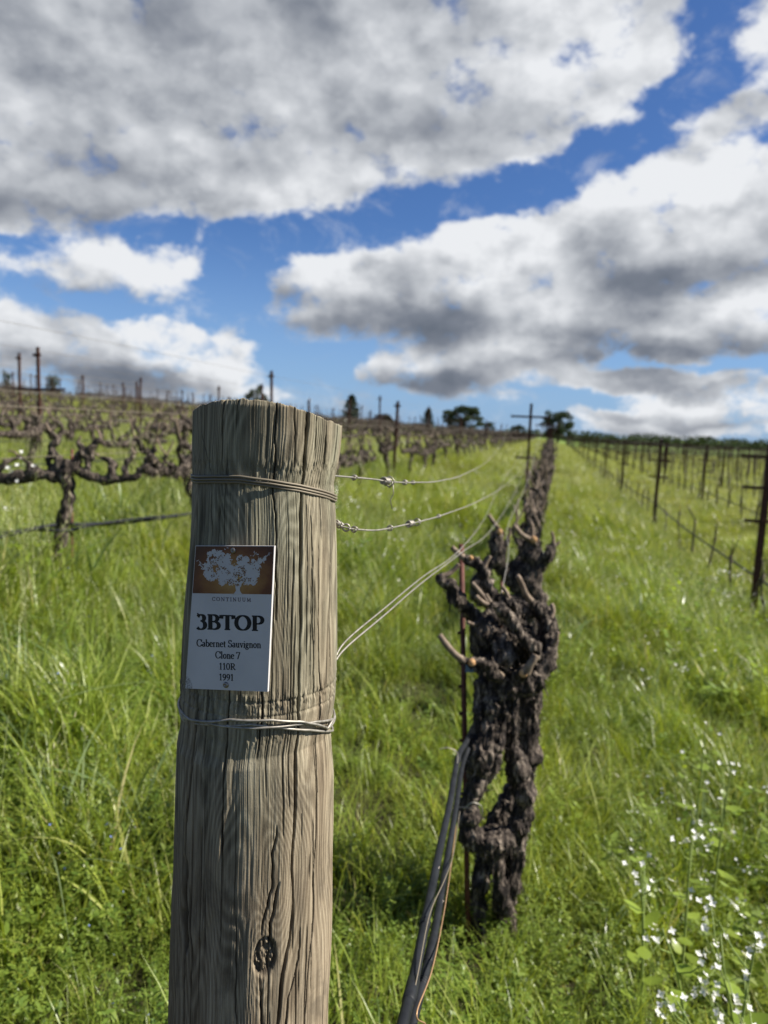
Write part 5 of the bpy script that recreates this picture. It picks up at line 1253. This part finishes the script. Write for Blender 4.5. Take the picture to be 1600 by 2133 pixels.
def barn():
    D = 130; c = P(797, 862, D); x, y = c[0], c[1]; g = P(797, 905, D)[2]; hh = c[2]-g; W = 62/FP*D
    r = empty('barn', (x, y, g), .25); tag(r, 'dark gabled barn roof on the skyline right of the pine', 'barn')
    wl = hh*.45; dd = W*1.2
    MB().add([(-W/2*.9, -dd/2, 0), (W/2*.9, -dd/2, 0), (W/2*.9, dd/2, 0), (-W/2*.9, dd/2, 0), (-W/2*.9, -dd/2, wl), (W/2*.9, -dd/2, wl), (W/2*.9, dd/2, wl), (-W/2*.9, dd/2, wl), (0, -dd/2, hh*.93), (0, dd/2, hh*.93)],
             [(0, 1, 5, 8, 4), (2, 3, 7, 9, 6), (1, 2, 6, 5), (3, 0, 4, 7)]).build('wall', mat('barn_boards', lambda b: b.out(b.pbr(b.ramp(b.noise(b.vscale(b.coord(), (6, 6, .3)), 1, 3), [(.3, (.035, .025, .022)), (.7, (.07, .05, .045))]), .9))), r, False)
    t = .18; V = []
    for yy in (-dd/2-.4, dd/2+.4): V += [(-W/2, yy, wl-.25), (0, yy, hh), (W/2, yy, wl-.25), (-W/2, yy, wl-.25-t), (0, yy, hh-t), (W/2, yy, wl-.25-t)]
    rf = MB().add(V, [(0, 1, 7, 6), (1, 2, 8, 7), (4, 3, 9, 10), (5, 4, 10, 11), (0, 3, 4, 1), (1, 4, 5, 2), (7, 10, 9, 6), (8, 11, 10, 7), (0, 6, 9, 3), (2, 5, 11, 8)]).build('roof', mat('barn_shingles', lambda b: b.out(b.pbr(b.ramp(b.noise(b.coord(), 2.5, 4), [(.3, (.03, .024, .024)), (.7, (.06, .048, .045))]), .9))), r, False)
    MB().box((0, -dd/2-.05, hh*.55), (W*.14, .08, hh*.16)).build('window', mat('barn_window', lambda b: b.out(b.pbr((.10, .11, .12), .2))), r, False)
barn()
def far_wood():
    r_ = np.random.default_rng(12); cs = []
    for px in np.linspace(560, 2300, 330):
        D = r_.uniform(230, 330); yt = 904+(px-1165)*.040+r_.uniform(-5, 3)+(2.5*math.sin(px*.05)); t = P(px, yt, D)
        for k in range(3): cs.append((t[0]+r_.uniform(-2, 2), t[1]+r_.uniform(-6, 6), t[2]-k*1.5-1.0))
    for px in np.linspace(-500, 560, 120):
        D = r_.uniform(230, 330); t = P(px, 890+(px-560)*.04, D); cs.append((t[0], t[1], t[2]-1))
    V, F = leaf_cards(52000, np.array(cs), np.array([3.2, 3.2, 1.6]), .5, r_)
    tag(put('distant_wood', mesh_np('distant_wood', V, F, False), M_tree), 'thin dark line of far woods along the horizon', 'woods', kind='stuff')
far_wood()
#PART4

# ------------------------------------------------------------------ meadow
def blades(n, foot, hmin, hmax, wmin, wmax, bend, segs, seed, lean=.25, fold=True, power=2.0):
    r_ = np.random.default_rng(seed); V = []; F = []; base = 0
    for i in range(n):
        a = r_.uniform(0, 6.28); rr = foot*math.sqrt(r_.random()); bx, by = rr*math.cos(a), rr*math.sin(a)
        h = r_.uniform(hmin, hmax); w = r_.uniform(wmin, wmax); d = r_.uniform(0, 6.28); dx, dy = math.cos(d), math.sin(d); tw = d+math.pi/2+r_.uniform(-.6, .6)
        ln = r_.uniform(0, lean); bd = bend*r_.uniform(.3, 1.6); t = np.linspace(0, 1, segs+1)
        ox = (ln*t+bd*t**power)*h; z = h*(t-.42*bd*t**(power+1)); wt = w*(1-t**2.2)*(.75+.5*np.sin(np.pi*np.minimum(t*1.1, 1)))/2+.00015
        twv = tw+t*r_.uniform(-.8, .8)
        for k in range(segs+1):
            cx, cy = bx+dx*ox[k], by+dy*ox[k]; px_, py_ = math.cos(twv[k])*wt[k], math.sin(twv[k])*wt[k]
            V.append((cx-px_, cy-py_, z[k])); V.append((cx+px_, cy+py_, z[k]))
        F += [(base+2*k, base+2*k+1, base+2*k+3, base+2*k+2) for k in range(segs)]; base += 2*(segs+1)
    return V, F
def fin(V, F, mt, name): me = mesh_np(name, V, np.array(F)); me.materials.append(mt); return me
def leafq(V, F, c, d, n, L_, w):
    """pointed leaf: c base, d direction, n side"""
    b_ = len(V); c = np.array(c); up = np.cross(d, n)
    for t, q in ((0, .1), (.35, 1), (.7, .8), (1, .05)):
        V.append(tuple(c+d*L_*t+n*w*q/2-up*abs(t-.5)*w*.25)); V.append(tuple(c+d*L_*t-n*w*q/2-up*abs(t-.5)*w*.25))
    F += [(b_+2*k, b_+2*k+1, b_+2*k+3, b_+2*k+2) for k in range(3)]
def unit(v): v = np.array(v, float); return v/(np.linalg.norm(v)+1e-9)
def weed_mesh(seed, stems=7, h0=.10, h1=.26, leaf=.014, nl=12):
    r_ = np.random.default_rng(seed); V = []; F = []
    for s in range(stems):
        a = r_.uniform(0, 6.28); d = np.array([math.cos(a)*.6, math.sin(a)*.6, 1.]); b_ = np.array([*(r_.normal(size=2)*.035), 0]); h = r_.uniform(h0, h1)
        for k in range(nl):
            t = (k+.5)/nl; p = b_+d*h*t+np.array([0, 0, -.25*h*t*t]); aa = k*2.4+s; ld = unit((math.cos(aa), math.sin(aa), r_.uniform(-.1, .7))); ls = unit(np.cross(ld, (0, 0, 1)))
            leafq(V, F, p, ld, ls, leaf*r_.uniform(.6, 1.4), leaf*r_.uniform(.3, .6))
            if k % 2: leafq(V, F, p, unit(-ld+np.array([0, 0, .4])), ls, leaf*r_.uniform(.5, 1.2), leaf*.4)
        q = b_+d*h+np.array([0, 0, -.25*h]); bb = len(V); V += [tuple(b_-(.0008, 0, 0)), tuple(b_+(.0008, 0, 0)), tuple(q+(.0005, 0, 0)), tuple(q-(.0005, 0, 0))]; F.append((bb, bb+1, bb+2, bb+3))
    return V, F
def seed_mesh(seed, n=4, h0=.38, h1=.62):
    r_ = np.random.default_rng(seed); V = []; F = []
    for s in range(n):
        a = r_.uniform(0, 6.28); b_ = np.array([*(r_.normal(size=2)*.05), 0]); h = r_.uniform(h0, h1); bd = r_.uniform(.05, .35); pts = []
        for t in np.linspace(0, 1, 9): pts.append(b_+np.array([math.cos(a)*bd*h*t**2.2, math.sin(a)*bd*h*t**2.2, h*(t-.15*bd*t**3)]))
        sd = np.array([-math.sin(a), math.cos(a), 0])
        for k in range(8):
            w0, w1 = .0011*(1-.06*k), .0011*(1-.06*(k+1)); bb = len(V); V += [tuple(pts[k]-sd*w0), tuple(pts[k]+sd*w0), tuple(pts[k+1]+sd*w1), tuple(pts[k+1]-sd*w1)]; F.append((bb, bb+1, bb+2, bb+3))
        for k in range(16):
            t = 5.4+2.6*k/16; i = min(7, int(t)); p = pts[i]+(pts[i+1]-pts[i])*(t-i); aa = r_.uniform(0, 6.28); ld = unit((math.cos(aa)*.5, math.sin(aa)*.5, r_.uniform(.1, 1))); leafq(V, F, p, ld, unit(np.cross(ld, (.3, .2, 1))), r_.uniform(.008, .018), .0028)
    return V, F
def flower_mesh(seed, mt_leaf, n=3, pet=.007, h0=.3, h1=.5, cl=4):
    r_ = np.random.default_rng(seed); V = []; F = []; M_ = []
    for s in range(n):
        a = r_.uniform(0, 6.28); b_ = np.array([*(r_.normal(size=2)*.05), 0]); h = r_.uniform(h0, h1); top = b_+np.array([math.cos(a)*h*.25, math.sin(a)*h*.25, h])
        bb = len(V); V += [tuple(b_-(.0011, 0, 0)), tuple(b_+(.0011, 0, 0)), tuple(top+(.0008, 0, 0)), tuple(top-(.0008, 0, 0))]; F.append((bb, bb+1, bb+2, bb+3)); M_.append(1)
        for c in range(cl):
            p = top+r_.normal(size=3)*(.018, .018, .014)
            fa = r_.uniform(0, 6.28); nrm = unit((r_.normal()*.6, r_.normal()*.6-.3, 1)); e1 = unit(np.cross(nrm, (1, .1, 0))); e2 = np.cross(nrm, e1)
            for k in range(4):
                an = fa+k*math.pi/2; ld = unit(e1*math.cos(an)+e2*math.sin(an)+nrm*.35); f0 = len(F); leafq(V, F, p, ld, unit(np.cross(ld, nrm)), pet*r_.uniform(.9, 1.3), pet*.75); M_ += [0]*(len(F)-f0)
    me = mesh_np('flower', V, np.array(F)); me.materials.append(mt_leaf); me.materials.append(M_weed)
    me.polygons.foreach_set('material_index', np.array(M_, np.int32)); return me

FINE = [fin(*blades(19, .07, .08, .29, .0020, .0052, .42, 5, 100+i, .30), M_grass, 'fine_grass') for i in range(7)]
FINE += [fin(*blades(14, .08, .20, .40, .0026, .0058, .5, 6, 120+i, .22), M_grass, 'fine_grass') for i in range(3)]
BROAD = [fin(*blades(5, .05, .25, .46, .0045, .0095, .75, 8, 140+i, .25, power=2.4), M_broad, 'broad_grass') for i in range(6)]
WEED = [fin(*weed_mesh(160+i, leaf=(.012, .016, .011, .022, .013)[i], h1=(.2, .26, .18, .24, .3)[i], nl=(16, 14, 18, 9, 16)[i], stems=9), M_weed, 'weed') for i in range(5)]
SEED = [fin(*seed_mesh(180+i), M_seed, 'seed_grass') for i in range(5)]
FLW = [flower_mesh(200+i, M_petal) for i in range(4)]
FLB = [flower_mesh(210+i, M_blue, 3, .0035, .12, .24, 1) for i in range(3)]
FAR = [fin(*blades(30, .16, .12, .34, .006, .012, .35, 3, 220+i, .3), M_far, 'far_grass') for i in range(5)]
LEAFY = [fin(*weed_mesh(240+i, stems=4, h0=.22, h1=.48, leaf=.034+.006*i, nl=8), M_bigleaf, 'leafy_weed') for i in range(4)]
RG = np.random.default_rng(77)
def polar(r0, r1, dens, a0=-40, a1=42):
    """random points with areal density dens(r) between two distances in front of the camera"""
    rr = np.linspace(r0, r1, 400); w = dens(rr)*rr*math.radians(a1-a0); cum = np.concatenate(([0], np.cumsum((w[1:]+w[:-1])/2*np.diff(rr)))); n = int(cum[-1])
    r = np.interp(RG.random(n)*cum[-1], cum, rr); a = np.radians(RG.uniform(a0, a1, n)); x, y = r*np.sin(a), r*np.cos(a)
    k = np.hypot(x-_pxc[0], y-PY0) > .085
    return np.stack([x[k], y[k], hgt(x[k], y[k])], 1)
def grow(name, pts, src, s0, s1, tilt, label, cat, wide=None, thin=None, clump=True):
    n = len(pts); nn = fbm(pts*np.array([1, 1, 0])*.9+3, 3, 61); n2 = fbm(pts*np.array([1, 1, 0])*3.3+9, 2, 63)
    if clump: kk_ = RG.random(len(pts)) < np.clip(.92+(1.5*n2 if name != 'meadow_weeds' else -.9*n2), .30, 1); pts, nn, n2 = pts[kk_], nn[kk_], n2[kk_]
    if thin is not None: k = thin(pts, nn); pts = pts[k]; nn = nn[k]; n2 = n2[k]; n = len(pts)
    n = len(pts)
    rot = np.stack([RG.normal(0, tilt, n), RG.normal(0, tilt, n), RG.uniform(0, 6.28, n)], 1)
    s_ = RG.uniform(s0, s1, n)*(1+.45*nn+.55*n2); sc = np.stack([s_, s_, s_], 1)
    # grass stands taller to the left of the post row, shorter in the worn strip on the right
    u, v = xy2uv(pts[:, 0], pts[:, 1]); hk = np.interp(u, [-6, -2.5, -1, 0, .6, 1.4, 2.2, 4], [1.1, 1.15, .95, .85, .8, 1.05, .68, .9]); sc *= hk[:, None]
    if wide is not None: d = np.hypot(pts[:, 0], pts[:, 1]); ww = wide(d); sc[:, 0] *= ww; sc[:, 1] *= ww
    scatter(name, pts-np.array([0, 0, .01]), rot, sc, RG.integers(0, len(src), n), src, label=label, cat=cat)
D1 = lambda r: 620*np.minimum(1, (3.2/r))**1.15
grow('meadow_grass', polar(.55, 22, D1), FINE, .75, 1.25, .14, 'dense green meadow grass growing between the vine rows', 'grass', lambda d: 1+np.clip((d-4)/9, 0, 1.6), thin=lambda p, n: RG.random(len(p)) < np.where((p[:, 0] < -.15) & (p[:, 1] < 2.3), .38, np.clip(.85+n*1.6, .3, 1)))
grow('far_meadow_grass', polar(13, 120, lambda r: 42*np.minimum(1, 20/r)**1.3, -36, 38), FAR, .8, 1.3, .12, 'bright grass covering the ground towards the horizon', 'grass', lambda d: 1+np.clip((d-15)/25, 0, 2.5))
grow('broad_grass', polar(.7, 14, lambda r: 34*np.minimum(1, 4/r)), BROAD, .75, 1.3, .2, 'broad arching grass blades standing above the finer meadow grass', 'grass', thin=lambda p, n: n > -.15)
grow('meadow_weeds', polar(.55, 9, lambda r: 400*np.minimum(1, 2.6/r)**1.3), WEED, .8, 1.35, .2, 'small-leaved weeds matted through the meadow grass', 'weeds', thin=lambda p, n: (n > -.28) | (p[:, 0] < -.2) | (RG.random(len(p)) < .35))
grow('leafy_weeds', polar(1.3, 11, lambda r: 34*np.minimum(1, 3/r)), LEAFY, .7, 1.3, .2, 'leafy green weeds standing through the grass on the right', 'weeds', thin=lambda p, n: (p[:, 0] > .75) & (n > -.2) | (n > .38))
grow('seed_grass', polar(1.2, 26, lambda r: 34*np.minimum(1, 5/r)), SEED, .75, 1.15, .10, 'taller pale grass stalks with drooping seed heads', 'grass', lambda d: 1+np.clip((d-6)/10, 0, 1), thin=lambda p, n: (p[:, 0] < 0) | (n > .05))
grow('wildflowers', polar(1.5, 30, lambda r: 9*np.minimum(1, 5/r)), FLW, .8, 1.35, .15, 'small white wildflowers dotted through the meadow grass', 'wildflowers', thin=lambda p, n: (p[:, 0] > .6) & (n > -.25) | (n > .32))
grow('blue_wildflowers', polar(1.0, 5, lambda r: 10+0*r), FLB, .8, 1.2, .15, 'tiny pale blue flowers low in the grass left of the post', 'wildflowers', thin=lambda p, n: (p[:, 0] < -.2), clump=False)

# white flowering radish plants at the lower right: each its own plant
def radish(px, py, d, hgt_, lean, seed, label, nfl=9):
    rs = random.Random(seed); t = P(px, py, d); x, y = t[0]-lean[0], t[1]-lean[1]; g = H(x, y); h = max(.12, t[2]-g)
    r = empty('wild_radish', (x, y, g)); tag(r, label, 'flowering plant', 'white wild radish plants in the lower right')
    lx, ly = lean; A = smooth_path([(0, 0, 0, .0042), (lx*.15, ly*.15, h*.35, .0038), (lx*.5, ly*.5, h*.72, .0030), (lx, ly, h, .0018)], 30)
    mb = MB().tube(A[:, :3], A[:, 3], 6); tips = [(A[-1][:3], 1.)]
    for k in range(4):
        b_ = A[12+k*4][:3]; a = rs.uniform(0, 6.28); e = b_+np.array([math.cos(a)*.07, math.sin(a)*.07, rs.uniform(.05, .12)]); mb.tube([b_, (b_+e)/2+np.array([0, 0, -.01]), e], [.0018, .0015, .001], 5); tips.append((e, .6))
    for (tp, q) in tips:
        for k in range(int(nfl*q)):
            p = tp+np.array([rs.gauss(0, .017), rs.gauss(0, .017), rs.gauss(-.006, .016)]); mb.tube([tp-np.array([0, 0, .012]), p-np.array([0, 0, .003])], [.0007, .0006], 4)
            nrm = unit((rs.gauss(0, .7), rs.gauss(-.3, .6), 1)); e1 = unit(np.cross(nrm, (1, .1, 0))); e2 = np.cross(nrm, e1); fa = rs.uniform(0, 6)
            V, F = [], []
            for j in range(4): an = fa+j*math.pi/2; ld = unit(e1*math.cos(an)+e2*math.sin(an)+nrm*rs.uniform(.1, .6)); leafq(V, F, p, ld, unit(np.cross(ld, nrm)), rs.uniform(.0080, .0110), .0065)
            put('flower', fin(V, F, M_petal, 'flower'), None, r)
    mb.build('stem', M_radstem, r)

    for k in range(7):
        V, F = [], []; b_ = A[2+k*3][:3]; a = k*2.4+seed; ld = unit((math.cos(a), math.sin(a), rs.uniform(-.1, .5))); leafq(V, F, b_, ld, unit(np.cross(ld, (0, 0, 1))), rs.uniform(.045, .085)*(1.3-.08*k), rs.uniform(.026, .044)); put('leaf', fin(V, F, M_bigleaf, 'leaf'), None, r)
RAD = [(1380, 1935, 1.62, (-.10, -.02), 'white-flowered radish spray leaning left, above the lowest right corner'), (1480, 1965, 1.55, (-.12, -.03), 'white-flowered radish spray in the middle of the lower right cluster'), (1575, 1960, 1.5, (.02, 0), 'largest white-flowered radish cluster, at the right edge near the bottom'),
       (1410, 2085, 1.42, (-.14, .0), 'lowest white-flowered radish stem, arching left along the bottom'), (1545, 2120, 1.40, (-.1, -.02), 'white-flowered radish tips cut by the bottom edge at the right'), (1440, 1740, 1.98, (0, .02), 'tall upright radish plant with big bright leaves'),
       (1525, 1590, 2.3, (.02, 0), 'upright white-flowered radish at right, above the tall leafy one'), (1470, 1510, 2.5, (0, 0), 'white-flowered radish, uppermost and smallest of the right side group'), (1500, 1190, 6.3, (.05, 0), 'white-flowered radish by the right trellis drip hose'), (1335, 1820, 1.85, (-.03, 0), 'small white-flowered radish at the left of the cluster'),
       (1525, 1240, 5.6, (.02, 0), 'white-flowered radish in front of the right steel post')]
for i, (px, py, d, ln, lab) in enumerate(RAD): radish(px, py, d, .4, ln, 300+i, lab, (4, 5, 6, 5, 5, 4, 3, 3, 5, 4, 5)[i])
#PART5
